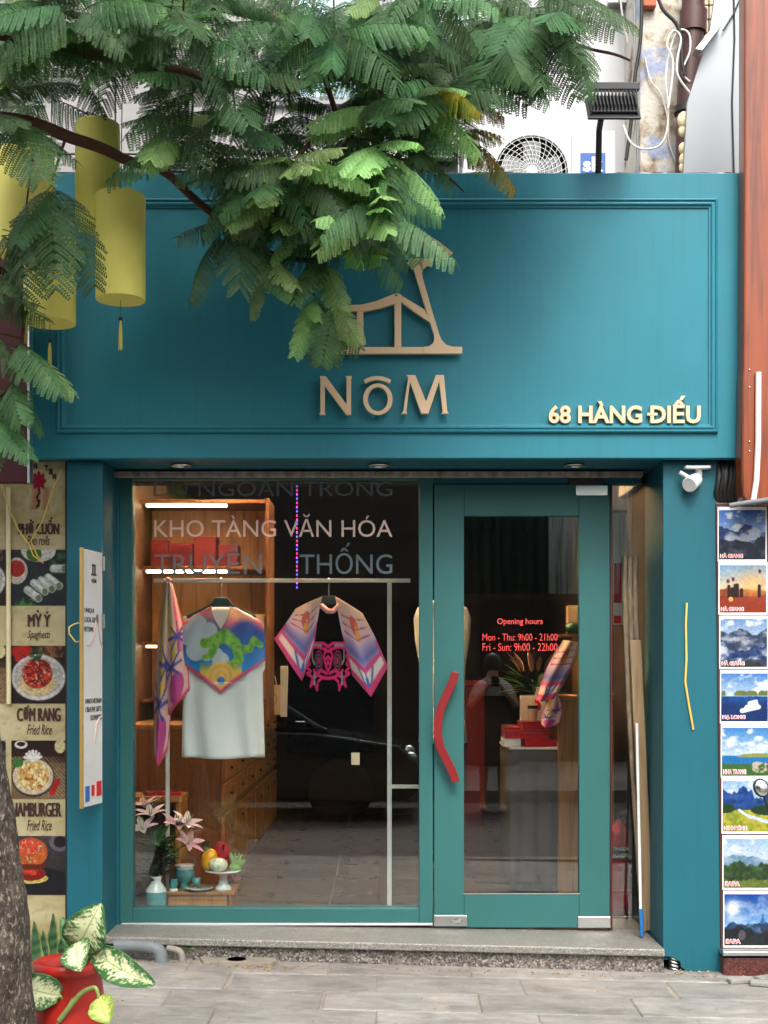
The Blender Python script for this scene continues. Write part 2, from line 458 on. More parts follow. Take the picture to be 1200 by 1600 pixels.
def leafmat(name, h, h2, trans=.35, rough=.5):
    t = NT(name); v = t.map(); r = t.rand(); a = t.noise(v, 9, 3)
    cc = t.ramp(a, [(.3, H(h)), (.7, H(h2))])
    hs = t.n("ShaderNodeHueSaturation"); t.l(cc, hs.inputs["Color"])
    t.l(t.math('ADD', t.math('MULTIPLY', r, .7), .65), hs.inputs["Value"])
    t.l(t.math('ADD', t.math('MULTIPLY', r, .05), .475), hs.inputs["Hue"])
    b = t.bsdf(hs.outputs[0], rough, spec=.35)
    tr = t.n("ShaderNodeBsdfTranslucent"); t.l(t.mix(1.0, hs.outputs[0], (1.0, 1.15, .45, 1), 'MULTIPLY'), tr.inputs[0])
    mx = t.n("ShaderNodeMixShader"); mx.inputs[0].default_value = trans
    t.l(b.outputs[0], mx.inputs[1]); t.l(tr.outputs[0], mx.inputs[2]); t.l(mx.outputs[0], t.out.inputs[0]); return t.m
M_leaf = leafmat('frond_leaf', '345a34', '587f50')
M_leaf_sunlit = leafmat('sunlit_frond_leaf', '7fa860', 'a9c986', .35)  # paler green puts sunlight on fronds into their colour
M_leafb = leafmat('yellowing_frond_leaf', '6a7a30', 'a07a2a', .35)
M_plantd = leafmat('dark_plant_leaf', '183c1c', '28592b', .15)
M_plantl = leafmat('light_plant_leaf', '6a9440', '94b856', .3)

def bark():
    t = NT('tree_bark'); v = t.map((1,1,.6)); a = t.noise(v, 14, 8, .7, .4); b = t.voro(v, 42, 'DISTANCE_TO_EDGE'); f = t.noise(v, 62, 6, .7, .3)
    cc = t.ramp(a, [(.32, H('2a231d')), (.5, H('4a4037')), (.68, H('6d6256'))])
    cc = t.mix(t.math('MULTIPLY', t.ramp(f, [(.54, 0.), (.60, 1.)]), .75), cc, H('a89d8d'))
    cc = t.mix(t.math('MULTIPLY', t.ramp(t.noise(v, 30, 5, .7), [(.36, 1.), (.44, 0.)]), .7), cc, H('1c1713'))
    t.bsdf(cc, .92, 0, t.mix(.5, f, b), 1.0, .03); return t.m
M_bark = bark()
M_twig = pmat('twig_bark', H('5a3a2a'), .3, 20, .8, .05, 0, .4, 100, .004)

# ================================================================== SETTING
SL = 0.0217                              # the pavement falls gently to the right
def GZ(x): return 0.012 - SL*x
pav_m = MB().box(-5.2, 5.2, -3.2, 0.6, -.30, -.007)
pavement = pav_m.build('pavement', M_mortar); tag(pavement, kind='structure')
pavement.location = (0, 0, 0.012); pavement.rotation_euler = (0, math.atan(SL), 0)
# stone slabs, laid one by one
slab_me = []
for k in range(5):
    rng = random.Random(k); m = MB(); hx, hy = .3205, .1535
    pts = [(-hx,-hy),(hx,-hy),(hx,hy),(-hx,hy)]
    pts = [(x+rng.uniform(-.004,.004), y+rng.uniform(-.004,.004)) for x, y in pts]
    b = .006
    vs = [(x,y,-.03) for x,y in pts] + [(x,y,-.004) for x,y in pts] + [(x*(1-b/abs(x)), y*(1-b/abs(y)), 0) for x,y in pts]
    m.add(vs, [(0,1,5,4),(1,2,6,5),(2,3,7,6),(3,0,4,7),(4,5,9,8),(5,6,10,9),(6,7,11,10),(7,4,8,11),(8,9,10,11)])
    slab_me.append(m.mesh('slab', M_slab))
rng = random.Random(3)
for r in range(10):
    y = -.30 - .3105*r - .155 + .02
    if y < -3.0: break
    for c in range(-4, 5):
        x = c*.647 + (.29 if r % 2 else .07) + rng.uniform(-.006, .006)
        o = bpy.data.objects.new('slab', rng.choice(slab_me)); col.objects.link(o); o.parent = pavement
        o.location = (x, y, rng.uniform(-.003, .0015)); o.rotation_euler = (rng.uniform(-.006,.006), rng.uniform(-.004,.004), rng.choice((0, math.pi)) + rng.uniform(-.004,.004))
kerb = thing('kerb', (0,-3.26,0), 'grey stone kerb between the paving and the street', 'kerb')
tag(kerb, kind='structure'); del kerb["category"]; del kerb["label"]
for i in range(10):
    MB().box(-5.2+i*1.04, -5.2+i*1.04+1.03, -3.32, -3.2, -.32, .0).build('kerb_stone', M_kerb, kerb, .012)
road = MB().box(-14, 14, -9.0, -3.32, -.35, -.16).build('road', M_asph); tag(road, kind='structure')
far_pave = MB().box(-14, 14, -14, -9.0, -.35, -.02).build('far_pavement', M_kerb); tag(far_pave, kind='structure')
ground = MB().box(-60, 60, -60, 60, -.6, -.36).build('ground', M_asph); tag(ground, kind='structure')

# ================================================================== SHOP BUILDING
shop = thing('shop_building', (0, 0, 0), 'teal painted shopfront with a broad signboard, glass display window and glass door', 'building')
FY = -.45                                 # front of the fascia
SOF = PZ(716, FY)                         # soffit height
fx0, fx1 = PX(46, FY), PX(1157, FY)
ftop = PZ(270, FY)
f = MB().box(fx0, fx1, FY, FY+.05, SOF, ftop); f.box(fx0, fx0+.03, FY+.05, .9, SOF+.03, ftop-.01); f.box(fx1-.03, fx1, FY+.05, .9, SOF+.03, ftop-.01)
f.build('fascia', M_teal, shop, .004)
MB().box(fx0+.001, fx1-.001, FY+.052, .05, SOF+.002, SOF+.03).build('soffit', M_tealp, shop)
MB().box(fx0+.03, fx1-.03, FY+.05, .9, ftop-.36, ftop-.33).build('canopy_roof', M_kerb, shop)
# uneven dark cap and cement smears along the top edge
cap = MB(); rng = random.Random(5)
xs = np.linspace(fx0, fx1, 60)
cap.tube([(x, FY+.02, ftop+rng.uniform(-.002, .006)) for x in xs], .006, 6)
cap.build('edge_seal', M_cable, shop)
for x0, w in ((1010, 26), (1128, 18), (1040, 9)):
    c = P(x0, 269, FY); MB().ball((c.x, FY+.02, ftop), w/300*.5, .014, .007, 10, 6).build('cement_smear', M_wall, shop)

# moulding frame on the fascia: mitred profile
def mould(x0, x1, z0, z1, Y, prof, mat, parent, name='moulding'):
    corners = [(x0,z0,1,1),(x1,z0,-1,1),(x1,z1,-1,-1),(x0,z1,1,-1)]
    for k in range(4):
        a, b = corners[k], corners[(k+1)%4]; m = MB(); n = len(prof)
        vs = [(a[0]+a[2]*d, Y-p, a[1]+a[3]*d) for d, p in prof] + [(b[0]+b[2]*d, Y-p, b[1]+b[3]*d) for d, p in prof]
        m.add(vs, [(i, i+n, i+1+n, i+1) for i in range(n-1)]); m.add(vs[:n], [tuple(range(n))]); m.add(vs[n:], [tuple(range(n-1,-1,-1))])
        m.build(name, mat, parent)
prof = [(0,-.002),(0,.012),(.003,.017),(.009,.020),(.013,.017),(.014,.012),(.019,.012),(.020,.017),(.027,.018),(.032,.014),(.034,.008),(.042,.007),(.043,-.002)]
mould(PX(90,FY), PX(1121,FY), PZ(677,FY), PZ(311,FY), FY, prof, M_teal, shop)

# pillars
PY = -.38
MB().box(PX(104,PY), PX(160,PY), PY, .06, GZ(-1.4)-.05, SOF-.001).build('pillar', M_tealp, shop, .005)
# right pillar with a notch broken out at the lower left corner
x0, x1 = PX(1036,PY), PX(1122,PY); zb = PZ(1521,PY)
pts = [(x0, SOF-.001), (x0, PZ(1494,PY)), (x0+.045, PZ(1496,PY)), (x0+.08, PZ(1503,PY)), (x0+.085, PZ(1512,PY)), (x0+.11, PZ(1517,PY)), (x1+.012, zb), (x1, SOF-.001)]
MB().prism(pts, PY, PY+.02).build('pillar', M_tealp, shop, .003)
MB().box(x0+.004, x0+.03, PY+.02, .06, zb+.06, SOF-.002).build('pillar_return', M_tealp, shop)
MB().box(x0+.03, x1, PY+.14, .06, zb, SOF-.002).build('pillar_core', M_dark, shop)
# shutter guide rails and the weathered head track
MB().box(PX(176,-.06), PX(186,-.06), -.06, .05, .1, SOF).build('shutter_guide', M_tealp, shop, .002)
t = MB().box(PX(178,-.1), PX(1004,-.1), -.115, -.06, PZ(745,-.1), PZ(737,-.1)); t.box(PX(178,-.1), PX(1004,-.1), -.06, .03, PZ(743,-.1), SOF-.001)
t.build('shutter_track', pmat('weathered_steel', H('8a8276'), .5, 9, .6, .15, .3, .5, 60, .01, (3,1,1), c2=H('c9c2b6')), shop, .002)
for x in (283, 592, 897):
    m = MB(); c = Vector((PX(x,-.27), -.27, SOF-.002)); m.lathe(c, [(.045,0),(.052,-.004),(.05,-.008),(.04,-.008),(.036,-.003)], 28)
    dl = m.build('downlight', M_chrome, shop)
    MB().lathe(c + Vector((0,0,-.001)), [(.0,-.001),(.036,-.001)], 20).build('lens', M_white, dl)

# ---------------- window (display pane)
win = thing('w', (0,0,0), 'x', 'x'); win.name = 'display_window'
for k in ("label", "category"): del win[k]
attach(win, shop)
def wbox(name, xa, xb, ya, yb, Y0, Y1, mat=M_teal2, par=win, bev=.003): return MB().pbox(xa, xb, ya, yb, Y0, Y1).build(name, mat, par, bev)
wbox('frame_stile', 186, 207, 744, 1442, -.03, .05)
wbox('frame_stile', 655, 676.5, 744, 1443, -.03, .05)
wbox('frame_rail', 207.3, 654.7, 1419, 1442, -.028, .05)
wbox('frame_rail', 207.3, 654.7, 740, 749, -.028, .05)
wbox('sill_sealant', 190, 676, 1442.4, 1446, -.035, .04, M_wall, bev=.001)
pane = MB().box(PX(206,0), PX(656,0), .004, .012, PZ(1420,0), PZ(748,0)).build('pane', M_glass, win)
GYT = .0005
text('lettering', 'DU NGOẠN TRONG', M_vinyl_g, win, 240, 613, 751, 782, GYT, .001, split='letter')
text('lettering', 'KHO TÀNG VĂN HÓA', M_vinyl_p, win, 241, 613, 803, 839, GYT, .001, split='letter')
text('lettering', 'TRUYỀN', M_vinyl_g, win, 241, 409, 848, 897, GYT, .001, split='letter')
text('lettering', 'THỐNG', M_vinyl_g, win, 468, 613, 848, 897, GYT, .001, split='letter')

# ---------------- door
DY = -.035
door = thing('w', (0,0,0), 'x', 'x'); door.name = 'glass_door'
for k in ("label", "category"): del door[k]
attach(door, shop)
def dbox(name, xa, xb, ya, yb, Y0=DY, Y1=DY+.05, mat=M_teal2, bev=.003): return MB().pbox(xa, xb, ya, yb, Y0, Y1).build(name, mat, door, bev)
dbox('stile', 678.5, 725, 757, 1449.5); dbox('stile', 905, 953, 757, 1449.5)
dbox('rail', 725.2, 904.8, 757, 806); dbox('rail', 725.2, 904.8, 1397, 1449.5)
MB().box(PX(724,DY), PX(906,DY), DY+.02, DY+.03, PZ(1399,DY), PZ(804,DY)).build('pane', M_glass, door)
for a in ((724.4, 906, 1395.5, 1397.2),):
    MB().pbox(*a, DY-.002, DY+.02).build('glazing_bead', M_chrome, door)
lk = MB().pbox(678, 730, 1430, 1447.5, DY-.008, DY+.055).build('patch_fitting', M_steel, door, .003)
c = P(715, 1439.5, DY-.008)
MB().add([(c.x+.026*math.cos(a*math.pi/12), c.y-.003, c.z+.012*math.sin(a*math.pi/12)) for a in range(24)] + [(c.x+.022*math.cos(a*math.pi/12), c.y-.006, c.z+.009*math.sin(a*math.pi/12)) for a in range(24)],
   [(i, (i+1)%24, (i+1)%24+24, i+24) for i in range(24)] + [tuple(range(24,48))]).build('lock', M_chrome, lk)
MB().pbox(903, 954.5, 1432, 1449.8, DY-.008, DY+.055).build('patch_fitting', M_chrome, door, .003)
MB().pbox(900, 950, 758, 774, DY-.010, DY+.055).build('patch_fitting', M_chrome, door, .003)
wbox('door_head', 677, 1003, 744.5, 755.5, -.028, .05, M_tealp, shop)
MB().pbox(889, 944, 746, 757, -.045, .05).build('floor_spring_box', M_black, shop, .003)
# wavy red pull handle
hp = [(712,1050),(707,1066),(698,1086),(689,1106),(684.5,1128),(684,1148),(688,1168),(697,1186),(705,1202),(710,1214),(711.5,1222)]
hw = 6.6; L_, R_ = [], []
for i, (x, y) in enumerate(hp):
    a = Vector(hp[max(i-1,0)]); b = Vector(hp[min(i+1,len(hp)-1)]); tt = (b-a).normalized(); nn = Vector((-tt.y, tt.x))
    L_.append((x+nn.x*hw, y+nn.y*hw)); R_.append((x-nn.x*hw, y-nn.y*hw))
HYd = DY-.062
m = MB(); n = len(hp); vs = []
for Y in (HYd, HYd+.016):
    for q in (L_, R_): vs += [P(x, y, HYd).to_tuple()[:1] + (Y,) + (P(x, y, HYd).z,) for x, y in q]
for i in range(n-1):
    m_f = [(i+1, i, n+i, n+i+1), (2*n+i, 2*n+i+1, 3*n+i+1, 3*n+i), (i, i+1, 2*n+i+1, 2*n+i), (n+i+1, n+i, 3*n+i, 3*n+i+1)]
    m.f += m_f; m.s += [False]*4
m.v = vs; m.f += [(0, 2*n, 3*n, n), (n-1, 2*n-1, 4*n-1, 3*n-1)]; m.s += [False]*2
hd = m.build('handle', M_redh, door, .003)
for (x, y) in ((708, 1064), (700, 1192)):
    c = P(x, y, DY); MB().tube([(c.x, HYd+.014, c.z), (c.x, DY+.001, c.z)], .008, 12).build('standoff', M_steel, hd)
VY = DY+.0195
text('lettering', 'Opening hours', M_vinyl_r, door, 777, 848, 966, 978, VY, .0008, bold=.006)
text('lettering', 'Mon - Thu: 9h00 - 21h00', M_vinyl_r, door, 754, 871, 990, 1001, VY, .0008, bold=-.008)
text('lettering', 'Fri - Sun: 9h00 - 22h00', M_vinyl_r, door, 754, 871, 1005, 1017, VY, .0008, bold=-.008)
# side light to the right of the door
MB().pbox(953.6, 957, 757, 1455, -.02, .03).build('door_jamb', pmat('dark_red_edge', H('4a1414'), .2, 8, .5), shop)
MB().box(PX(956,0), PX(1006,0), .004, .012, PZ(1452,0), PZ(756,0)).build('side_pane', M_glass, shop)
# granite step: sheared slabs following the falling pavement
def sheared(x0, x1, y0, y1l, y1r, zt0, zt1, zb0, zb1):
    """y0 back; y1l/y1r front left/right"""
    vs = [(x0,y1l,zb0),(x1,y1r,zb1),(x1,y0,zb1),(x0,y0,zb0),(x0,y1l,zt0),(x1,y1r,zt1),(x1,y0,zt1),(x0,y0,zt0)]
    return MB().add(vs, [(0,3,2,1),(4,5,6,7),(0,1,5,4),(1,2,6,5),(2,3,7,6),(3,0,4,7)])
sx0, sx1 = PX(160,-.36), PX(1036,-.4)
zl, zr = .137, .098
sheared(sx0, sx1, .3, -.345, -.445, zl, zr, zl-.035, zr-.035).build('step_tread', M_tread, shop, .006)
sheared(sx0+.004, sx1, .1, -.318, -.418, zl-.036, zr-.036, -.06, -.09).build('step_riser', M_granite, shop, .003)
# upper storey wall
WY = 1.0
MB().box(-4.6, PX(1003,WY), WY, WY+.2, ftop-.4, 7.5).build('upper_wall', M_wall, shop)
# interior shell
IXL, IXR, IYB, IZC = -1.50, 1.42, 6.4, 2.75
MB().box(IXL-.1, IXL, .05, IYB+.1, -.05, IZC).build('interior_wall', wood('interior_panel', '5c3c26', '38241a', .6), shop)
MB().box(IXR, IXR+.1, .06, IYB+.1, -.05, IZC).build('interior_wall', M_dark, shop)
MB().box(IXL, IXR, IYB, IYB+.1, -.05, IZC).build('interior_wall', M_dark, shop)
MB().box(IXL-.1, IXR+.1, .06, IYB+.1, IZC, IZC+.1).build('interior_ceiling', M_dark, shop)
MB().box(fx0, fx1, .06, .16, SOF-.04, IZC+.1).build('lintel', M_dark, shop)
IZF = .115
shop_floor = MB().box(IXL-.1, IXR+.1, .305, IYB+.1, -.05, IZF-.006).build('shop_floor', M_mortar); tag(shop_floor, kind='structure')
ft = MB().box(-.298, .298, -.298, .298, -.01, 0).mesh('floor_tile', M_floor_t)
for i in range(5):
    for j in range(10):
        o = link('floor_tile', ft, shop_floor); o.location = (IXL+.3+i*.602, .62+j*.602, IZF)
MB().box(IXL, IXR, .06, .30, .04, .09).build('threshold', M_dark, shop)

# ---------------- raised sign: emblem and name
def zp(pts, Y, ox=430, oy=340, k=350/1200):
    return [(PX(ox+x*k, Y), PZ(oy+y*k, Y)) for x, y in pts]
LY = FY-.05
sign = thing('shop_sign', P(610, 650, LY), 'raised beige emblem of a roofed pavilion with the name NÔM on the fascia', 'sign')
def arc(cx, cy, rx, ry, a0, a1, n): return [(cx+rx*math.cos(R(a0+(a1-a0)*i/n)), cy-ry*math.sin(R(a0+(a1-a0)*i/n))) for i in range(n+1)]
def solid(name, pts, par=sign, Y=LY, th=.022, bev=.0015): return MB().prism(zp(pts, Y), Y, Y+th).build(name, M_beige, par, bev)
solid('letter', [(238,848),(270,848),(382,1000),(382,862),(377,848),(411,848),(406,862),(406,1055),(380,1055),(265,900),(265,1040),(270,1055),(236,1055),(242,1040),(242,862)])
solid('letter', [(702,843),(750,843),(808,985),(860,843),(905,843),(905,855),(922,1038),(930,1050),(890,1050),(897,1038),(878,880),(820,1050),(782,1050),(722,880),(702,1038),(708,1050),(674,1050),(685,1038),(712,856)])
def ring(name, outer, inner, Y=LY, th=.022):
    o, i = zp(outer, Y), zp(inner, Y); n = len(o); m = MB()
    vs = [(x,Y,z) for x,z in o] + [(x,Y,z) for x,z in i] + [(x,Y+th,z) for x,z in o] + [(x,Y+th,z) for x,z in i]
    fs = []
    for k in range(n):
        q = (k+1)%n; fs += [(k,q,n+q,n+k),(2*n+k,3*n+k,3*n+q,2*n+q),(k,2*n+k,2*n+q,q),(n+k,n+q,3*n+q,3*n+k)]
    return m.add(vs, fs).build(name, M_beige, sign)
o_ = ring('letter', arc(550,972,79,84,0,360,40)[:-1], arc(550,972,54,65,0,360,40)[:-1])
circ = arc(548,990,140,142,122,58,10) + arc(548,990,118,120,58,122,10)
solid('circumflex', circ, o_)
# emblem
solid('emblem_leg', [(716,218),(845,218),(845,250),(815,256),(794,272),(786,292),(790,322),(835,480),(880,630),(892,655),(915,680),(950,691),(1002,692),(1002,728),(792,728),(792,693),(825,688),(845,672),(852,650),(848,622),(800,470),(752,312),(744,285),(736,262),(716,250)])
solid('emblem_leg', [(300,560),(330,505),(360,478),(398,469),(410,500),(372,512),(344,555),(322,600),(314,635),(320,665),(335,686),(360,693),(360,728),(300,728),(286,690),(276,640),(284,595)])
solid('emblem_base', [(361,693),(791,693),(791,728),(361,728)])
solid('emblem_post', [(639,462),(675,452),(675,692.5),(639,692.5)]); solid('emblem_post', [(437,501.5),(472,501.5),(472,692.5),(437,692.5)])
solid('emblem_roof', [(399,468),(460,466),(540,447),(620,415),(656,400),(690,425),(800,492),(815,520),(830,562),(760,515),(676,452),(638,462),(560,485),(480,501),(411,501)], Y=LY-.001)
solid('emblem_arc', [(470,170),(510,110),(560,70),(610,42),(660,32),(720,45),(800,80),(880,130),(953,188),(910,228),(850,175),(790,130),(720,100),(660,88),(610,98),(560,130),(515,190)])
for (x, y) in ((655,560),(455,600),(860,660),(330,700),(700,715),(760,260),(850,150),(254,950),(394,950),(550,1045),(700,1000),(905,1000),(548,858)):
    q = zp([(x,y)], LY)[0]; MB().tube([(q[0], LY+.02, q[1]), (q[0], FY+.002, q[1])], .006, 8).build('mounting_pin', M_steel, sign)
addr = thing('address_sign', P(975, 660, FY), 'raised beige lettering 68 HÀNG ĐIẾU at the lower right of the fascia', 'sign')
lets = text('t', '68 HÀNG DIẾU', M_beige, addr, 857, 1094, 619, 662, FY-.011, .02, bold=.028, split='letter')
q = [v.co.x for v in lets[6].data.vertices]; xd = min(q)
MB().box(xd-.014, xd+.032, FY-.0225, FY-.002, PZ(650.5,FY), PZ(646.5,FY)).build('letter_bar', M_beige, addr)
# ================================================================== UPPER STOREY THINGS
# upper windows behind the foliage
def upper_window(xa, xb, ya, yb, curtain, label):
    w = thing('upper_window', P((xa+xb)/2, yb, WY), label, 'window')
    m = MB()
    x0, x1, z0, z1 = PX(xa,WY), PX(xb,WY), PZ(yb,WY), PZ(ya,WY)
    mould(x0, x1, z0, z1, WY, [(0,-.01),(0,.05),(.04,.05),(.045,.02),(.045,-.01)], M_greyd, w, 'frame')
    MB().box(x0+.03, x1-.03, WY-.022, WY-.016, z0+.03, z1-.03).build('pane', glass('upper_glass_'+str(xa), .16, (.8,.95,.95,1)), w)
    n = 40
    grid('curtain', lambda u, v: (x0+.04+u*(x1-x0-.08), WY-.006+.004*math.sin(u*60), z0+.04+v*(z1-z0-.08)), n, 4, pmat('curtain_cloth_'+str(xa), H(curtain), .1, 6, .8), w)
    return w
upper_window(455, 575, -60, 168, '2e9fb4', 'upper storey window with a turquoise curtain behind the foliage')
upper_window(640, 745, -60, 98, '7fb0a4', 'upper storey window with pale green glass behind the branches')
for xa, xb, lab in ((415, 452, 'grey slatted shutter at the left side of the turquoise window'), (578, 612, 'grey slatted shutter between the two upper windows')):
    s = thing('window_shutter', P((xa+xb)/2, 165, WY), lab, 'shutter')
    n = 5
    for i in range(n):
        w_ = (xb-xa)/n; MB().pbox(xa+i*w_+.4, xa+(i+1)*w_-.4, -60, 165, WY-.03, WY-.003).build('slat', M_greyd, s, .003)
# panelled wall and barred vent left of the shop, glimpsed above the lanterns
nb = thing('neighbour_building', (-2.6, .2, 0), 'grey panelled neighbouring house left of the teal shop', 'building')
for i in range(5):
    for j in range(4):
        x = PX(60,.6)+(i-2)*.42; z = 3.35+j*.42
        MB().box(x, x+.412, .6, .66, z, z+.412).build('wall_panel', pmat('pale_panel_%d%d'%(i,j), H('8e8c8a'), .08, 4, .6) if (i, j) == (0,0) else MATS['pale_panel_00'], nb, .004)
M_npl = pmat('neighbour_plaster', H('6e6862'), .2, 4, .85)
MB().box(-4.6, -1.64, .66, .9, 0, 3.2).build('wall', M_npl, nb); MB().box(-4.6, -.93, .66, .9, 3.201, 7.0).build('wall', M_npl, nb)
gr = thing('window_grille', P(30, 130, .5), 'dark iron window grille high on the grey neighbouring house', 'grille')
for z in (5, 48, 88, 128): MB().pbox(-30, 62, z, z+7, .52, .54).build('bar', M_black, gr)
for x in (-25, 8, 30): MB().pbox(x, x+6, -40, 160, .541, .56).build('bar', M_black, gr)
MB().pbox(-40, 70, -40, 165, .585, .598).build('pane', pmat('pale_blind', H('8d9a94'), .1, 4, .5), gr)
vent = thing('wall_vent', P(275, 260, .55), 'louvred metal vent low on the grey wall behind the branch', 'vent')
for k in range(6): MB().obox(P(278, 240+k*5, .5), .13, .03, .004, Matrix.Rotation(R(35), 3, 'X')).build('louvre', M_greyd, vent)
MB().pbox(256, 300, 234, 270, .54, .598).build('housing', M_black, vent, .003)
hut = thing('louvre_box', P(660, 260, .6), 'dark louvred box on the white wall beside the condenser', 'vent')
for k in range(5): MB().pbox(640, 716, 214+k*7, 219+k*7, .5, .55).build('louvre', M_greyd, hut, .002)
MB().pbox(640, 716, 210, 300, .56, .95).build('housing', M_black, hut, .003)

# air conditioning condenser
AY = .18
ac = thing('air_conditioner', P(840, 372, AY), 'white air conditioner condenser with round fan guard standing behind the fascia', 'air conditioner')
xa, xb, zt, zb_ = PX(722,AY), PX(962,AY), PZ(203,AY), ftop-.32
M_acw = pmat('condenser_enamel', H('bcbdbd'), .05, 4, .4, .1)
MB().box(xa, xb, AY, AY+.30, zb_, zt).build('casing', M_acw, ac, .012)
c = P(830, 270, AY); rad = PX(888,AY)-PX(830,AY)
MB().lathe((c.x, AY-.002, c.z), [(rad+.012,0),(rad+.012,.006),(rad-.004,.012),(rad-.004,0)], 48, True, (0,-1,0)).build('fan_ring', M_white, ac)
MB().lathe((c.x, AY-.001, c.z), [(0.001,0),(rad-.005,0)], 48, False, (0,-1,0)).build('fan_well', M_rubber, ac)
g = MB()
for k in range(1, 9):
    r = rad*k/8.6; g.tube([(c.x+r*math.cos(a*math.pi/24), AY-.014, c.z+r*math.sin(a*math.pi/24)) for a in range(49)], .0018, 4, False)
for k in range(30):
    a0 = 2*math.pi*k/30
    g.tube([(c.x+rad*t*math.cos(a0+.55*t), AY-.016, c.z+rad*t*math.sin(a0+.55*t)) for t in (.12,.3,.5,.7,.85,1.0)], .0018, 4, False)
g.lathe((c.x, AY-.012, c.z), [(.03,0),(.03,.006),(.0,.009)], 20, True, (0,-1,0))
go = g.build('fan_guard', M_white, ac)
f = MB()
for k in range(5):
    a = 2*math.pi*k/5+.3; f.obox(Vector((c.x+.09*math.cos(a), AY-.006, c.z+.09*math.sin(a))), .13, .002, .085, Matrix.Rotation(-a, 3, 'Y') @ Matrix.Rotation(R(3), 3, 'X'))
tag(f.build('fan_blade', M_greyd, ac), kind='stuff')
MB().pbox(893, 952, 214, 300, AY-.008, AY+.002).build('service_cover', M_acw, ac, .003)
st = MB().pbox(907, 946, 239, 285, AY-.0105, AY-.0085).build('brand_sticker', M_sticker, ac)
text('lettering', 'sk', M_textw, st, 911, 943, 245, 268, AY-.0115, .001, bold=.03)
for x in (740, 940): MB().pbox(x-8, x+8, 0, 10, AY, AY+.3) and MB().box(PX(x,AY)-.03, PX(x,AY)+.03, AY, AY+.3, ftop-.33, ftop-.318).build('foot', M_black, ac)

# floodlight on a bent arm
fl = thing('floodlight', P(934, 268, FY), 'black finned floodlight on a bent arm above the fascia', 'floodlight')
MB().tube([P(934,280,FY+.07), P(935,262,FY-.01), P(936,205,FY-.05), P(939,186,FY-.13)], .014, 8).build('arm', M_black, fl)
hd_c = P(957, 170, FY-.2)
rot = Matrix.Rotation(R(52), 3, 'X')
MB().obox(hd_c, .235, .17, .012, rot).build('head', M_black, fl, .004)
hb = MB().obox(hd_c + rot @ Vector((0,.01,.014)), .21, .135, .014, rot).build('housing', M_black, fl, .003)
for k in range(13): MB().obox(hd_c + rot @ Vector((-.096+.016*k,.01,.034)), .004, .125, .028, rot).build('fin', M_black, hb)
MB().obox(P(958,136,FY-.12), .235, .03, .035, Matrix.Identity(3)).build('driver_box', M_black, fl, .004)
for x in (922, 994): MB().tube([P(x,136,FY-.12), P(x+2,178,FY-.25)], .004, 6).build('bracket', M_black, fl)

# old wall strip, drain pipe, cables and metal sheet at the right
ow = thing('old_wall', P(1030, 270, .6), 'peeling whitewashed wall strip with blue patches beside the drain pipe', 'wall')
wv = MB()
MB().box(PX(1000,.55), PX(1085,.55), .55, 1.2, 2.4, 7.0).build('plaster', M_peel, ow, .01)
rng = random.Random(8)
for j in range(6):
    for i in range(2):
        z = PZ(22,.5)-.075*j+.2; MB().box(PX(1075,.5)+i*.115, PX(1075,.5)+i*.115+.11, .5, .58, z, z+.07).build('brick', pmat('old_brick_%d%d'%(i,j), H('c9b9a0'), .2, 9, .9) if (i,j)==(0,0) else MATS['old_brick_00'], ow, .006)
MB().pbox(1003, 1026, -5, 9, .5, .56).build('brick', pmat('red_brick', H('b0654a'), .2, 9, .9), ow, .005)
dp = thing('drain_pipe', P(1080, 270, .4), 'dark brown drain pipe running down the old wall', 'pipe')
MB().tube([P(1084,-40,.42), P(1082,60,.42), P(1076,140,.42), P(1072,290,.42)], .06, 16).build('pipe', M_brownpipe, dp)
MB().tube([P(1083.5,18,.42), P(1082.5,52,.42)], .072, 16).build('collar', M_brownpipe, dp, .004)
MB().tube([P(1073.5,168,.42), P(1073,178,.42)], .068, 16).build('clamp', M_black, dp)
sheet = thing('metal_sheet', P(1120, 268, .1), 'pale grey sheet metal panel between the drain pipe and orange wood', 'panel')
MB().prism([(PX(x,.1), PZ(y,.1)) for x, y in ((1066,300),(1074,160),(1108,52),(1122,-40),(1172,-40),(1172,300))], .1, .125).build('sheet', M_grey, sheet, .002)
MB().prism([(PX(x,.06), PZ(y,.06)) for x, y in ((1084,82),(1094,84),(1126,42),(1120,37))], .02, .099).build('bracket', M_steel, sheet)
MB().tube([P(1146,-40,.095), P(1148,60,.092), P(1144,160,.094), P(1147,270,.09)], .004, 6).build('seam_cable', M_cable, sheet)
MB().tube([P(1130,48,.08), P(1146,22,.09), P(1158,-5,.09)], .0045, 6).build('seam_cable', M_cable, sheet)
foam = thing('sealing_foam', P(1067, 268, .2), 'cream expanding foam squeezed out beside the drain pipe', 'foam')
rng = random.Random(4)
for k, (x, y, r) in enumerate(((1069,188,.045),(1067,205,.03),(1068,232,.032),(1070,250,.038),(1068,262,.03))):
    MB().ball(P(x,y,.16), r*.8, r*.6, r, 12, 8).build('lump', pmat('foam_cream', H('e2d3a8'), .12, 20, .9) if k == 0 else MATS['foam_cream'], foam)
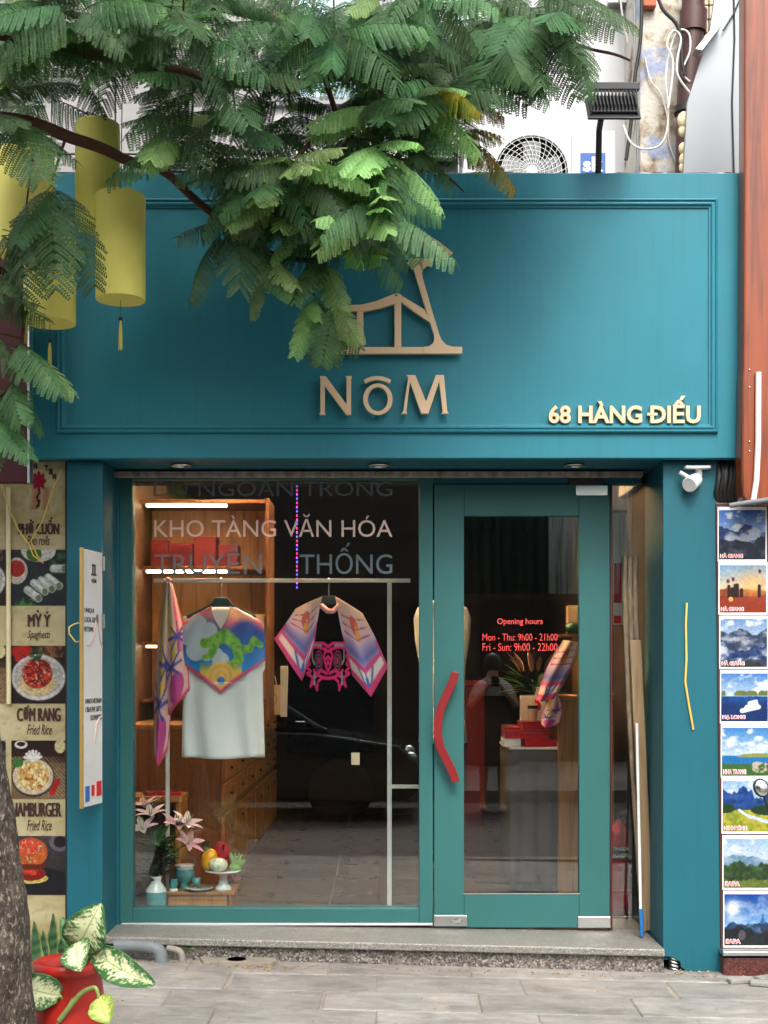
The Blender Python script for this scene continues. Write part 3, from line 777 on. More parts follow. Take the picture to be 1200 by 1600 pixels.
cables = [
 ('black power cable with a plug hanging down the white wall', M_cable, .010, [(1003,-30),(1001,60),(992,120),(986,190),(980,238),(978,250)], .5),
 ('thin grey cable dropping beside the old wall edge', M_greyd, .006, [(990,-30),(992,90),(995,200),(997,290)], .52),
 ('white cable looped in coils over the brown drain pipe', M_cablew, .006, [(1044,170),(1052,100),(1042,70),(1052,48),(1064,60),(1058,95),(1060,120),(1082,150)], .33),
 ('white cable arching from the floodlight to the old wall', M_cablew, .0055, [(974,195),(985,222),(1005,233),(1030,228),(1042,205),(1044,160),(1040,120),(1048,75),(1060,48),(1076,52),(1078,80),(1066,112),(1078,128)], .36),
 ('black cable swinging across the top of the drain pipe', M_cable, .010, [(1022,-30),(1034,12),(1056,36),(1064,60),(1066,100),(1070,118)], .34),
 ('pale cable crossing the peeling plaster', M_cablew, .0045, [(1008,90),(1016,125),(1034,150),(1044,190),(1046,225),(1060,262)], .53),
 ('pair of white cables running up the white wall', M_cablew, .006, [(967,-30),(972,20),(980,60),(984,80)], .9),
]
for lab, m_, r_, pts, Y in cables:
    pp = [P(x,y,Y) for x,y in pts]
    out = []
    for i in range(len(pp)-1):
        a, b, c_, d_ = pp[max(i-1,0)], pp[i], pp[i+1], pp[min(i+2,len(pp)-1)]
        for t in (0,.25,.5,.75):
            out.append(.5*((2*b)+(-a+c_)*t+(2*a-5*b+4*c_-d_)*t*t+(-a+3*b-3*c_+d_)*t**3))
    out.append(pp[-1])
    tag(MB().tube(out, r_, 8).build('cable', m_), lab, 'cable', None)
tag(MB().pbox(950, 980, -3, 4, .93, .995).build('wall_bracket', M_steel, None, .003), 'small dark metal bracket at the top of the white wall', 'bracket')

# ================================================================== RIGHT NEIGHBOUR
OY = -.56
rb = thing('orange_wood_panel', P(1185, 790, OY), 'tall varnished orange wood panel at the right of the fascia', 'panel')
pts = [(1163,-40),(1262,-40),(1262,788),(1168,786),(1160,776),(1158,730),(1160,590),(1161.5,575),(1163,300)]
MB().prism([(PX(x,OY), PZ(y,OY)) for x, y in pts], OY, OY+.10).build('board', M_woodo, rb, .01)
MB().tube([P(1185,582,OY-.012), P(1184.5,690,OY-.012), P(1182,750,OY-.012), P(1176,788,OY-.01)], .0135, 10).build('light_tube', M_white, rb)
for y in (578, 605, 690, 705): MB().ball(P(1171,y,OY-.002), .005, .004, .005, 8, 6).build('screw', M_chrome, rb)
tag(MB().tube([P(1140,790,OY-.0), P(1165,786,OY-.02), P(1215,779,OY-.05)], .012, 8).build('awning_rail', M_pvc), 'grey rail along the foot of the orange wood panel', 'rail')
jb = thing('cable_bundle', P(1140, 785, -.4), 'bundle of black cables tucked between the teal pillar and orange wood', 'cable')
for k in range(7):
    x = 1122+k*6; MB().tube([P(x,720,-.36), P(x+2+2*math.sin(k*2.2),745,-.40-.01*(k%3)), P(x-3,770,-.39), P(x+1,792,-.36)], .012, 8).build('cable', M_rubber, jb)
MB().pbox(1124, 1162, 722, 796, -.33, -.2).build('junction_box', M_black, jb)
rw = thing('brown_neighbour_wall', (2.2, -.2, 0), 'dark brown neighbouring wall right of the teal pillar', 'wall')
BY = -.40
MB().box(PX(1117,BY)+.01, 4.6, BY+.045, .1, -.1, PZ(778,BY)).build('wall', pmat('brown_wall', H('3d2722'), .2, 5, .6), rw)
MB().box(2.08, 5.0, .12, .4, PZ(778,BY)-.2, 7.5).build('upper_wall', pmat('tan_plaster', H('8f8574'), .2, 3, .9), rw)
MB().prism([(PX(x,BY), PZ(y,BY)) for x, y in ((1119,785),(1215,785),(1230,1492),(1127.5,1492))], BY+.012, BY+.044).build('poster_frame', pmat('brown_frame', H('4a2a24'), .15, 6, .45), rw, .004)
pl = MB().pbox(1131, 1300, 1497, 1526, BY-.05, BY+.3).build('plinth', M_brgran, rw, .004)
MB().pbox(1130, 1300, 1487, 1494, BY-.07, BY+.3).build('plinth_lip', M_steel, rw, .003)

def landscape(sky0, sky1, cloud, layers, seed, extra=None):
    def fn(u, v):
        img = lerp(flat(sky1, u), flat(sky0, u), v*1.6-.6)
        n = fbm(u*1.4, v*2.2, 3.5, seed); img = put(img, np.clip((n-.5)*5, 0, 1)*cloud, 'f3f5f8')
        for k, (h0, amp, fr, ca, cb, mist) in enumerate(layers):
            hh = h0 + amp*(fbm(u, u*0+.3*k, fr, seed+11*k+3)-.5)*2
            m = np.clip((hh-v)/.02+.5, 0, 1)
            t = fbm(u*1.5, v*1.5, 9, seed+20+k)
            layer = lerp(flat(ca, u), flat(cb, u), (t-.3)*2.2)
            if mist: layer = put(layer, np.clip((fbm(u, v*1.8, 4, seed+40+k)-.48)*4, 0, 1)*mist, 'dfe6f0')
            img = lerp(img, layer, m)
        if extra: img = extra(u, v, img)
        return img
    return fn
def ex_sun(u, v, img):
    d = np.hypot(u-.72, v-.58); img = put(img, np.exp(-(d/.10)**2), 'fff3c8'); img = put(img, np.exp(-(d/.33)**2)*.6, 'ffb35a')
    img = put(img, np.clip((.45-v)*4, 0, .75), 'a63a1c')
    for x, h in ((.2,.55),(.27,.5),(.33,.57),(.38,.58),(.47,.48),(.85,.56)): img = put(img, seg(u, v, x, .35, x, h, .035), '2a1410')
    for x, y in ((.18,.66),(.29,.7),(.86,.87)): img = put(img, ell(u, v, x, y, .035, .045), '7a1f22')
    return put(img, ell(u, v, .24, .28, .05, .05), 'ffb060')
def ex_boat(u, v, img):
    for x, r in ((.05,.05),(.38,.1),(.45,.12),(.62,.09),(.68,.1),(.88,.09),(.97,.1)): img = put(img, ell(u, v, x, .56, r, .08)*(v > .53), '6d7a3c')
    img = put(img, np.clip((.5-v)*4, 0, .6), '0b1f4e')
    img = put(img, seg(u, v, .45, .22, .8, .3, .05), 'f2f2f0'); img = put(img, seg(u, v, .55, .29, .75, .36, .05), 'ffffff'); return put(img, seg(u, v, .6, .38, .75, .42, .035), 'eef2f8')
def ex_river(u, v, img):
    img = put(img, (v < .42)*1., 'b9b23c'); img = put(img, (v < .42)*np.clip((fbm(u,v,8,77)-.45)*4,0,.8), '6f8a2a')
    img = put(img, seg(u, v, .35, .42, .55, .3, .025), 'dbe6f4'); img = put(img, seg(u, v, .55, .3, 1.0, .18, .035), 'cfdcf0')
    img = put(img, ell(u, v, .95, .42, .35, .1), '1e3a1c'); return put(img, ell(u, v, .06, .45, .2, .09), '20401c')
def ex_church(u, v, img):
    img = put(img, np.exp(-(np.hypot(u-.18, v-.72)/.16)**2), 'ffffff')
    img = put(img, seg(u, v, .82, .3, .82, .45, .05), '2a3b58'); img = put(img, np.clip(1-np.abs(u-.82)/np.maximum(.0001,(.62-v)*.35), 0, 1)*(v > .42)*(v < .62)*4, '2d6fa8')
    img = put(img, ell(u, v, .38, .2, .08, .1), '5a5560'); return img
def ex_coast(u, v, img):
    img = put(img, ((v < .4)*(v > .24))*1., '2377b8'); img = put(img, ell(u, v, .85, .4, .5, .07)*(v > .38), '8a9a5a')
    img = put(img, (v < .24)*1., '3d6a2e'); img = put(img, ell(u, v, .8, .18, .2, .12)*np.clip((fbm(u,v,16,9)-.4)*6,0,1), 'c9b9a8'); return img
def grain(fn, s1=22, k=.55, seed=3):
    def g(u, v):
        img = fn(u, v); n = fbm(u, v, s1, seed, 3); m = fbm(u, v, 5, seed+5, 3)
        return np.clip(img*((1-k/2)+k*n)[:, None], 0, 1)
    return g
posters = [
 (797, 874, 'HÀ GIANG', landscape('3a6fc4', 'b9cbe6', 1.0, [(.62,.25,3,'14284f','22407c',.8),(.30,.30,3,'0e1626','1c2640',.25)], 3)),
 (883, 957, 'HÀ GIANG', landscape('7fb0d8', 'ffdba0', .15, [(.5,.08,4,'b5682e','8a3f1e',0),(.36,.06,5,'7a2a16','521a10',0)], 9, ex_sun)),
 (967, 1042, 'HÀ GIANG', landscape('6f98cf', 'dfe6ee', .9, [(.72,.16,4,'2c3950','46587a',.7),(.42,.22,4,'1b2f5c','3a5590',.9),(.16,.12,5,'20262c','3a3f48',.3)], 15)),
 (1052, 1127, 'HẠ LONG', landscape('4a86cc', 'e6edf4', .9, [(.52,.005,3,'1e5fae','0f3f86',0)], 21, ex_boat)),
 (1137, 1212, 'NHA TRANG', landscape('3f86cc', 'd2e4f2', .9, [(.42,.02,3,'2377b8','2f8fc8',0)], 27, ex_coast)),
 (1220, 1299, 'NINH BÌNH', landscape('8fbbe2', 'dfe9f2', .6, [(.74,.3,4,'2350a0','163a80',.15),(.55,.18,5,'1a4a8c','12346a',.1)], 33, ex_river)),
 (1310, 1387, 'SAPA', landscape('9cc0e0', 'e4ebf0', 1.0, [(.62,.14,4,'5f86a8','7fa2bc',.5),(.44,.18,5,'24391f','3d5a2a',.1),(.16,.12,6,'5a6a30','77843c',0)], 39)),
 (1397, 1477, 'SAPA', landscape('0e3f9c', '8fc0ee', .35, [(.42,.10,5,'1b3a5e','2a5080',.3),(.30,.16,7,'14181c','2b2f33',0)], 45, ex_church)),
]
for k, (ya, yb, cap_, fn) in enumerate(posters):
    xs = 1123 + (ya-797)*.0145; w_ = 73
    Yp = BY+.006
    bk = MB().pbox(xs-1.5, xs+w_+2, ya-5, yb+3.5, Yp, BY+.0115).build('poster_backing', M_textw, rw)
    x0, x1, z0, z1 = PX(xs,Yp), PX(xs+w_,Yp), PZ(yb,Yp), PZ(ya,Yp)
    grid('photo_print', lambda u, v: (x0+u*(x1-x0), Yp-.0012, z0+v*(z1-z0)), 90, 94, M_print, bk, grain(fn, 34, .3, k+2))
    wd = 34 if len(cap_) > 5 else 22
    text('caption_outline', cap_, M_textw, bk, xs+2, xs+4+wd, yb-10, yb-2, Yp-.002, .0006, bold=.07)
    text('caption', cap_, M_pink_t, bk, xs+3, xs+3+wd, yb-9.3, yb-2.7, Yp-.0032, .0006, bold=.02)

# scooter mirror in front of the posters
mr = thing('scooter_mirror', P(1205, 1330, -.9), 'black round scooter mirror poking in front of the landscape posters', 'mirror')
c = P(1189, 1231, -.9); rt = Matrix.Rotation(R(-25), 3, 'Y') @ Matrix.Rotation(R(14), 3, 'Z')
MB().ball(c, .036, .014, .042, 20, 12, rt).build('shell', M_rubber, mr)
MB().ball(c + rt @ Vector((0,-.0075,0)), .030, .009, .036, 20, 12, rt).build('glass', M_chrome, mr)
MB().tube([c+Vector((.012,.01,-.03)), c+Vector((.05,.02,-.12)), c+Vector((.06,.03,-.35)), c+Vector((.2,.05,-.45))], .006, 8).build('stem', M_black, mr)

# ================================================================== LEFT NEIGHBOUR: menu board
NY = -.34
mb = thing('menu_board', P(60, 1500, NY), 'tall cream menu board with Vietnamese dishes left of the teal pillar', 'menu board')
def cream(u, v):
    n = fbm(u*2, v*9, 3, 5); m = fbm(u*8, v*40, 4, 8); img = lerp(flat('cfc08e', u), flat('e4d9ae', u), (n-.3)*2)
    img = put(img, np.clip((m-.6)*4, 0, .35), 'a8935c')
    return put(img, np.clip((.06-v)*12, 0, .5), '9c7a48')
x0, x1, z0, z1 = PX(-240,NY), PX(103.5,NY), GZ(-1.6)+.02, PZ(690,NY)
MB().box(x0, x1, NY+.002, .4, z0-.05, z1).build('backing', M_dark, mb)
grid('print', lambda u, v: (x0+u*(x1-x0), NY, z0+v*(z1-z0)), 120, 200, M_print, mb, cream)
MB().box(PX(102.5,NY), PX(104.5,NY), NY-.006, NY+.05, z0, z1).build('edge_strip', M_black, mb)
MB().tube([P(13,762,NY-.012), P(14,1100,NY-.012)], .011, 8).build('divider_strip', pmat('cream_strip', H('d9cfa6'), .1, 6, .5), mb)
def dish_rolls(u, v):
    img = lerp(flat('1d2024', u), flat('2c3238', u), fbm(u,v,4,1)); img = put(img, ell(u,v,.5,.98,.32,.2), 'd9d9d2'); img = put(img, ell(u,v,.42,.93,.14,.14), '4d7a2c')
    img = put(img, np.clip((fbm(u,v,9,3)-.5)*5,0,1)*ell(u,v,.85,.85,.2,.2), '2f6a35')
    img = put(img, ell(u,v,.1,.62,.2,.24), 'd8cdbf'); img = put(img, ell(u,v,.1,.66,.15,.15), 'b3261c')
    for k,(x,y) in enumerate(((.3,.28),(.42,.4),(.55,.45),(.68,.5),(.78,.66))):
        a=.75; img = put(img, seg(u,v,x,y,x+.2,y-.15 if k<4 else y+.0,.075), 'b9beb8'); img = put(img, seg(u,v,x,y+.03,x+.17,y-.1 if k<4 else y+.03,.035), 'dfe3dc')
        img = put(img, ell(u,v,x+.2,y-.15 if k<4 else y,.05,.06), '6f7f58')
    return put(img, ell(u,v,.25,.05,.2,.08)*np.clip((fbm(u,v,14,5)-.4)*6,0,1), '3d8a3a')
def dish_spag(u, v):
    img = lerp(flat('1b1413', u), flat('3a2420', u), fbm(u,v,4,2)); 
    for x,y in ((.08,.9),(.22,.95),(.15,.8),(.3,.9)): img = put(img, ell(u,v,x,y,.09,.09), 'b5201a')
    img = put(img, np.clip((fbm(u,v,10,4)-.45)*5,0,1)*(v>.8)*(u>.5), '8a5a3a')
    img = put(img, ell(u,v,.5,.45,.5,.4), 'd7d6d0'); img = put(img, ell(u,v,.5,.46,.45,.34), 'b9b7b0'); img = put(img, ell(u,v,.48,.34,.34,.2), 'd9c08a')
    img = put(img, ell(u,v,.48,.52,.28,.26), '7a1712'); img = put(img, ell(u,v,.48,.54,.28,.28)*np.clip((fbm(u,v,16,6)-.48)*8,0,1), 'd0402a')
    img = put(img, ell(u,v,.48,.54,.28,.28)*np.clip((fbm(u,v,26,8)-.58)*9,0,1), 'e9b58a'); return put(img, ell(u,v,.45,.85,.12,.1)*np.clip((fbm(u,v,14,9)-.35)*6,0,1), '24552a')
def dish_rice(u, v):
    img = lerp(flat('4a2a20', u), flat('2a1814', u), v); img = put(img, np.clip(1.2-np.abs(u+v-.95)*1.2,0,1)*(v<.72)*(np.sin((u+v)*90)*.5+.5), 'a8906a'); img = put(img, (v<.62)*.5, 'a58c66')
    img = put(img, ell(u,v,.18,.93,.12,.07), 'e6e2da'); img = put(img, ell(u,v,.18,.94,.08,.04), '3a1a10'); img = put(img, ell(u,v,.9,.9,.1,.12), 'd9cf9a')
    img = put(img, ell(u,v,.4,.37,.4,.34), '3a3026'); img = put(img, ell(u,v,.4,.38,.375,.31), 'd9cbb0'); img = put(img, ell(u,v,.4,.4,.3,.25), 'd9b45e'); img = put(img, ell(u,v,.4,.4,.3,.25)*np.clip((fbm(u,v,22,3)-.5)*8,0,1), 'f2e3b0'); img = put(img, ell(u,v,.4,.4,.3,.25)*np.clip((fbm(u,v,18,13)-.6)*9,0,1), 'c05a2a')
    for a in range(7): img = put(img, seg(u,v,.4,.66,.4+.16*math.cos(.4+a*.4),.66+.16*math.sin(.4+a*.4),.025), 'f2f0e8')
    img = put(img, ell(u,v,.12,.62,.1,.08), '3d7a34'); return put(img, seg(u,v,.75,.1,.85,.3,.05), 'b3221c')
def dish_burger(u, v):
    img = lerp(flat('2a201f', u), flat('4a4146', u), v); img = put(img, ell(u,v,.55,.22,.55,.24), '1a1a1f'); img = put(img, ell(u,v,.9,.9,.2,.16), '6f6570'); img = put(img, ell(u,v,.9,.9,.12,.1), '251a22')
    img = put(img, ell(u,v,.35,.28,.33,.09), 'd9c36a'); img = put(img, ell(u,v,.36,.36,.28,.12), '8a1a14'); img = put(img, ell(u,v,.36,.42,.28,.09)*np.clip((fbm(u,v,10,3)-.4)*6,0,1), 'd9452a'); img = put(img, ell(u,v,.36,.5,.27,.08), '6a2a18')
    img = put(img, ell(u,v,.36,.72,.31,.25)*(v>.52), 'c9602a'); img = put(img, ell(u,v,.33,.82,.22,.13), 'e2533a'); return put(img, ell(u,v,.36,.74,.28,.2)*np.clip((fbm(u,v,34,5)-.66)*12,0,1), 'f5e6c0')
for xa, xb, ya, yb, fn in ((18,102.5,859,946,dish_rolls),(18,102.5,1009,1099,dish_spag),(18,102.5,1157,1248,dish_rice),(18,102.5,1306,1398,dish_burger),
                           (-80,9,859,946,dish_spag),(-80,9,1009,1099,dish_rice),(-80,9,1157,1248,dish_burger),(-80,9,1306,1398,dish_rolls)):
    a0, a1, b0, b1 = PX(xa,NY), PX(xb,NY), PZ(yb,NY), PZ(ya,NY)
    grid('dish_photo', lambda u, v: (a0+u*(a1-a0), NY-.003, b0+v*(b1-b0)), 100, 104, M_print, mb, grain(fn, 34, .55, 4))
for s_, a in (('PHỞ CUỐN',(28,93,808,835)),('MỲ Ý',(43,79,953,979)),('CƠM RANG',(26,95,1102,1127)),('HAMBURGER',(18,96,1254,1276))):
    for j, dxp in enumerate((-.9, 0, .9)): text('lettering', s_, M_textd, mb, a[0]+1+dxp, a[1]-1+dxp, a[2], a[3], NY-.002-.0012*j, .0008)
for s_, a in (('Pho rolls',(42,78,837,852)),('Spaghetti',(43,79,985,1001)),('Fried Rice',(42,81,1132,1148)),('Fried Rice',(42,81,1281,1298))):
    text('lettering', s_, M_textd, mb, *a, NY-.002, .0008, bold=.005, shear=.35)
def logo(u, v):
    img = cream(u, v*.2+.4); r = np.hypot(u-.5, v-.5); img = put(img, np.clip((.17-np.abs(u-.35-.1*np.sin(v*5)))*6,0,.7)*(v<.62)*(v>.05), 'c07a5a'); img = put(img, np.clip((.15-np.abs(u-.72))*6,0,.6)*(v<.5)*(v>.05), 'b5704e')
    for k in range(8):
        a = k*math.pi/4; img = put(img, seg(u,v,.52,.62,.52+.17*math.cos(a),.62+.15*math.sin(a),.05), 'a8203a')
    for k in range(9): img = put(img, seg(u,v,.5+.03*math.sin(k),.45-.04*k,.5+.06*math.sin(k*1.3+1),.41-.04*k,.018), '1f1512')
    return img
a0, a1, b0, b1 = PX(34,NY), PX(86,NY), PZ(800,NY), PZ(722,NY)
grid('logo_print', lambda u, v: (a0+u*(a1-a0), NY-.0025, b0+v*(b1-b0)), 60, 80, M_print, mb, logo)
for k, ch in enumerate('QUAN TIM'):
    if ch == ' ': continue
    a = R(150-17*k); cx, cy = 60+29*math.cos(a), 762-34*math.sin(a)
    text('lettering', ch, M_textd, mb, cx-3, cx+3, cy-4.5, cy+4.5, NY-.004, .0006, bold=.06)
tag(MB().tube([P(2,755,NY-.02),P(12,790,NY-.02),P(30,830,NY-.025),P(45,850,NY-.03),P(52,868,NY-.03),P(68,880,NY-.03),P(58,868,NY-.028),P(48,845,NY-.02),P(66,815,NY-.02),P(84,760,NY-.02),P(98,732,NY-.01)], .0032, 6).build('loose_wire', M_wire), 'thin yellow wire drooping over the rolls picture', 'wire')
tag(MB().tube([P(1073,942,PY-.006),P(1071.5,975,PY-.006),P(1072.5,1030,PY-.006),P(1070.5,1065,PY-.006),P(1076,1100,PY-.006),P(1081,1128,PY-.006),P(1083,1140,PY-.004)], .0055, 8).build('pillar_wire', M_wire), 'short yellow wire running down the right teal pillar', 'wire')

# blade sign on the left pillar
bs = thing('blade_sign', P(140, 1260, PY), 'narrow white blade sign with gold edge on the left teal pillar', 'sign')
# a thin board that stands out from the pillar, turned towards the door
A = P(130, 857, -.62); Bq = P(160, 860, PY-.02)
zb2 = PZ(1262, -.62); zt2 = PZ(857, -.62)
dx, dy = Bq.x-A.x, (PY-.02)-(-.62)
L = math.hypot(dx, dy); rotz = math.atan2(dy, dx)
RM = Matrix.Translation((A.x, A.y, 0)) @ Matrix.Rotation(rotz, 4, 'Z')     # local x along the board, local -y faces the door side
def bl(x0, x1, y0, y1, z0, z1, name, mat, bev=.002):
    m = MB().box(x0, x1, y0, y1, z0, z1); m.v = [tuple(RM @ Vector(v)) for v in m.v]; return m.build(name, mat, bs, bev)
bl(0, L, 0, .012, zb2, zt2, 'board', M_white)
bl(-.010, -.0005, -.003, .014, zb2-.004, zt2+.004, 'edge', M_gold)
def btext(s_, x0, x1, z0, z1, mat=M_textblk, bold=0):
    Mx = RM @ Matrix(((x1-x0,0,0,x0),(0,0,-1,-.001),(0,z1-z0,0,z0),(0,0,0,1)))
    # text z (out) -> local -y
    Mx = RM @ Matrix(((x1-x0,0,0,x0),(0,0,-1,-.0015),(0,z1-z0,0,z0),(0,0,0,1)))
    return text('lettering', s_, mat, bs, 0, 1, 0, 1, 0, .001, bold=bold, M=Mx)
def bz(y): return PZ(y, -.5)
btext('NÔM', L*.42, L*.66, bz(911), bz(903), bold=.02)
for s_, y, a, b in (('UNIQUE',955,.06,.55),('LOCAL GIFTS',969,.06,.72),('IN TOWN',984,.06,.5),('HANOI-VIETNAM',1095,.1,.93),('CREATIVE GIFTS',1108,.1,.93),('SOUVENIRS',1121,.35,.93)):
    btext(s_, L*a, L*b, bz(y+4), bz(y-4))
em = MB(); 
for (x0_, x1_, y0_, y1_) in ((.40,.66,897,899.5),(.44,.62,882,884.5),(.46,.50,884.5,897),(.56,.61,884.5,897)):
    em.box(L*x0_, L*x1_, -.003, 0-.0002, bz(y1_), bz(y0_))
em.v = [tuple(RM @ Vector(v)) for v in em.v]; tag(em.build('emblem', M_textblk, bs), kind='stuff')
for (x0_, x1_, y0_, y1_, mm) in ((.1,.3,1226,1250,'2f6ab0'),(.42,.56,1226,1243,'c02430'),(.68,.93,1222,1245,'d0252c')):
    bl(L*x0_, L*x1_, -.003, -.0002, bz(y1_), bz(y0_), 'badge', pmat('badge_'+mm, H(mm), .1, 20, .5), 0)
for pts in (((.2,1010),(.45,1000),(.62,975),(.7,960),(.85,1000),(.97,1010)),((.55,1160),(.65,1135),(.8,1122),(.95,1120))):
    m = MB().tube([(L*x, -.002, bz(y)) for x, y in pts], .005, 6); m.v = [tuple(RM @ Vector(v)) for v in m.v]; m.build('ornament', pmat('rose_print_%d'%len(pts), H('c9b0a2'), .05, 9, .6), bs)
for y in (870, 960): MB().tube([P(162,y,PY-.03), P(162,y+22,PY-.03)], .006, 8).build('hinge', M_chrome, bs)
tag(MB().tube([P(125,973,-.6),P(116,975,-.62),P(108,980,-.63),P(108,990,-.63),P(118,1003,-.62),P(126,1002,-.6)], .0035, 6).build('wire_tie', M_wire), 'looped yellow wire tie on the edge of the blade sign', 'wire')

# burgundy hanging panel
bp = thing('burgundy_panel', P(20, 755, -.75), 'dark burgundy sign panel with a silver edge hanging at the far left', 'sign')
MB().pbox(-160, 43, 300, 754, -.75, -.70).build('panel', M_burg, bp, .004)
MB().pbox(42.6, 46, 300, 754.5, -.755, -.695).build('edge_strip', M_steel, bp, .001)
MB().box(PX(-160,-.75), PX(30,-.75), -.70, .65, PZ(400,-.75), PZ(380,-.75)).build('bracket', M_black, bp)
for y in (470, 580, 690): MB().ball(P(38,y,-.752), .006, .004, .006, 8, 6).build('screw', M_chrome, bp)

# ================================================================== LANTERNS
def lantern(xa, xb, ya, yb, Y, tas, label, hang):
    c = P((xa+xb)/2, yb, Y); r = (PX(xb,Y)-PX(xa,Y))/2; h = PZ(ya,Y)-PZ(yb,Y)
    t = thing('lantern', c, label, 'lantern', 'yellow drum lanterns hung under the branches')
    MB().lathe(c, [(r*.985,0),(r,.006),(r,h-.006),(r*.985,h),(r*.94,h),(r*.94,h-.01),(r*.95,.012)], 40).build('shade', M_lantern, t)
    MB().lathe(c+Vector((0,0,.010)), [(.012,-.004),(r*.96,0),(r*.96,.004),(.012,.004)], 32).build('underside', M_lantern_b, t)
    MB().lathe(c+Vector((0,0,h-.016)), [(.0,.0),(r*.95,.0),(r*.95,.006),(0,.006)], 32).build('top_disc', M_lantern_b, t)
    zt = PZ(tas, Y)
    ts = MB(); rng = random.Random(int(xa))
    for k in range(14):
        a = rng.uniform(0, 6.28); q = rng.uniform(0, .007); e = q*1.25
        ts.tube([(c.x+.3*q*math.cos(a), c.y+.3*q*math.sin(a), zt-.055), (c.x+q*math.cos(a), c.y+q*math.sin(a), zt-.09), (c.x+e*math.cos(a), c.y+e*math.sin(a), zt-.17+rng.uniform(-.008,.008))], .0016, 4)
    to = ts.build('tassel', M_tassel, t); MB().ball((c.x, c.y, zt-.047), .009).build('bead', M_rubber, to)
    MB().tube([(c.x, c.y, c.z+.01), (c.x, c.y, zt-.05)], .0012, 5).build('string', M_cable, to)
    hz = P(0, hang, Y).z
    MB().tube([(c.x, c.y, c.z+h-.012), (c.x+.01, c.y, hz)], .002, 5).build('cord', M_cable, t)
lantern(0, 84, 238, 402, -1.15, 470, 'yellow drum lantern at the far left over the burgundy panel, partly under fronds', 60)
lantern(118, 187, 195, 358, -1.05, 368, 'yellow drum lantern hanging highest, between two others', 60)
lantern(38, 118, 376, 505, -.98, 515, 'yellow drum lantern hanging low in front of the burgundy panel edge', 60)
lantern(150, 227, 306, 469, -1.12, 480, 'yellow drum lantern hanging in front of the fascia left end', 60)

# cctv
cc = thing('security_camera', P(1085, 730, -.41), 'white security camera mounted under the soffit at the right', 'camera')
MB().pbox(1071, 1111, 727, 731.5, -.42, -.34).build('mounting_plate', M_white, cc, .004)
MB().tube([P(1092,731,-.38), P(1092,744,-.38)], .016, 12).build('neck', M_white, cc)
MB().ball(P(1086,747,-.38), .022).build('ball_joint', M_white, cc)
a, b = P(1090,748,-.385), P(1071,762,-.47)
dirv = (b-a).normalized()
bo = MB().lathe(a, [(.0,0),(.026,.004),(.032,.02),(.036,.085),(.034,.09),(.028,.088)], 20, True, dirv).build('body', M_white, cc)
MB().lathe(a + dirv*.086, [(.0,0),(.03,0)], 18, False, dirv).build('lens', M_rubber, bo)
MB().tube([P(1062,738,-.42), P(1078,747,-.42)], .010, 8).build('antenna', M_white, cc)
# ================================================================== TREE
tree = thing('flame_tree', (-1.45, -2.2, GZ(-1.45)), 'street tree with mottled bark trunk and feathery green fronds arching over the shopfront', 'tree')
def cat(pts, k=6):
    pts = [Vector(p) for p in pts]; out = []
    for i in range(len(pts)-1):
        a, b, c_, d_ = pts[max(i-1,0)], pts[i], pts[i+1], pts[min(i+2,len(pts)-1)]
        for j in range(k):
            t = j/k; out.append(.5*((2*b)+(-a+c_)*t+(2*a-5*b+4*c_-d_)*t*t+(-a+3*b-3*c_+d_)*t**3))
    out.append(pts[-1]); return out
TY = -2.2
path = cat([(-1.36,TY,-.15),(-1.345,TY,.15),(-1.335,TY,.45),(-1.36,TY,.8),(-1.43,TY,1.2),(-1.52,TY,1.7),(-1.62,TY,2.3),(-1.68,TY+.05,3.0),(-1.7,TY+.1,3.7),(-1.6,TY+.1,4.4)], 10)
m = MB(); n = 44; vs = []; fs = []
for i, p in enumerate(path):
    t = i/(len(path)-1); r0 = .20 - .07*t + .09*max(0, .12-t)/.12
    for k in range(n):
        a = 2*math.pi*k/n; d = Vector((math.cos(a), math.sin(a), 0))
        q = p + d*r0; nz = mnoise.noise(Vector((q.x*9, q.y*9, q.z*3.5)))*.018 + mnoise.noise(Vector((q.x*28, q.y*28, q.z*12)))*.012 + mnoise.noise(Vector((q.x*2.2, q.y*2.2, q.z*1.6)))*.03
        vs.append(p + d*(r0+nz))
fs = [(i*n+k, i*n+(k+1)%n, (i+1)*n+(k+1)%n, (i+1)*n+k) for i in range(len(path)-1) for k in range(n)]
m.add(vs, fs, True).build('trunk', M_bark, tree)
limbs = [
 [( -1.66,TY+.05,2.9), P(-160,130,-1.8), P(-40,175,-1.6), P(90,205,-1.45), P(190,246,-1.35), P(262,274,-1.28), P(345,345,-1.2), P(400,388,-1.15), P(500,406,-1.1), P(540,384,-1.05)],
 [( -1.7,TY+.1,3.5), P(-80,40,-1.8), P(120,80,-1.5), P(300,118,-1.3), P(420,132,-1.2), P(560,118,-1.1), P(680,108,-1.0), P(800,60,-1.0), P(900,72,-1.0), P(985,92,-1.0)],
 [( -1.68,TY+.1,3.9), P(60,-60,-1.7), P(330,10,-1.4), P(470,60,-1.3), P(540,200,-1.15), P(600,240,-1.05), P(690,270,-1.0)],
 [( -1.6,TY+.1,4.3), P(200,-120,-2.0), P(520,-70,-1.6), P(760,-60,-1.3), P(950,-20,-1.2)],
 [( -1.64,TY,2.6), P(-150,300,-1.8), P(-60,380,-1.5), P(10,430,-1.4), P(36,500,-1.38), P(22,600,-1.36)],
]
radii = [(.04,.008),(.036,.005),(.034,.004),(.045,.006),(.028,.005)]
limb_pts = []
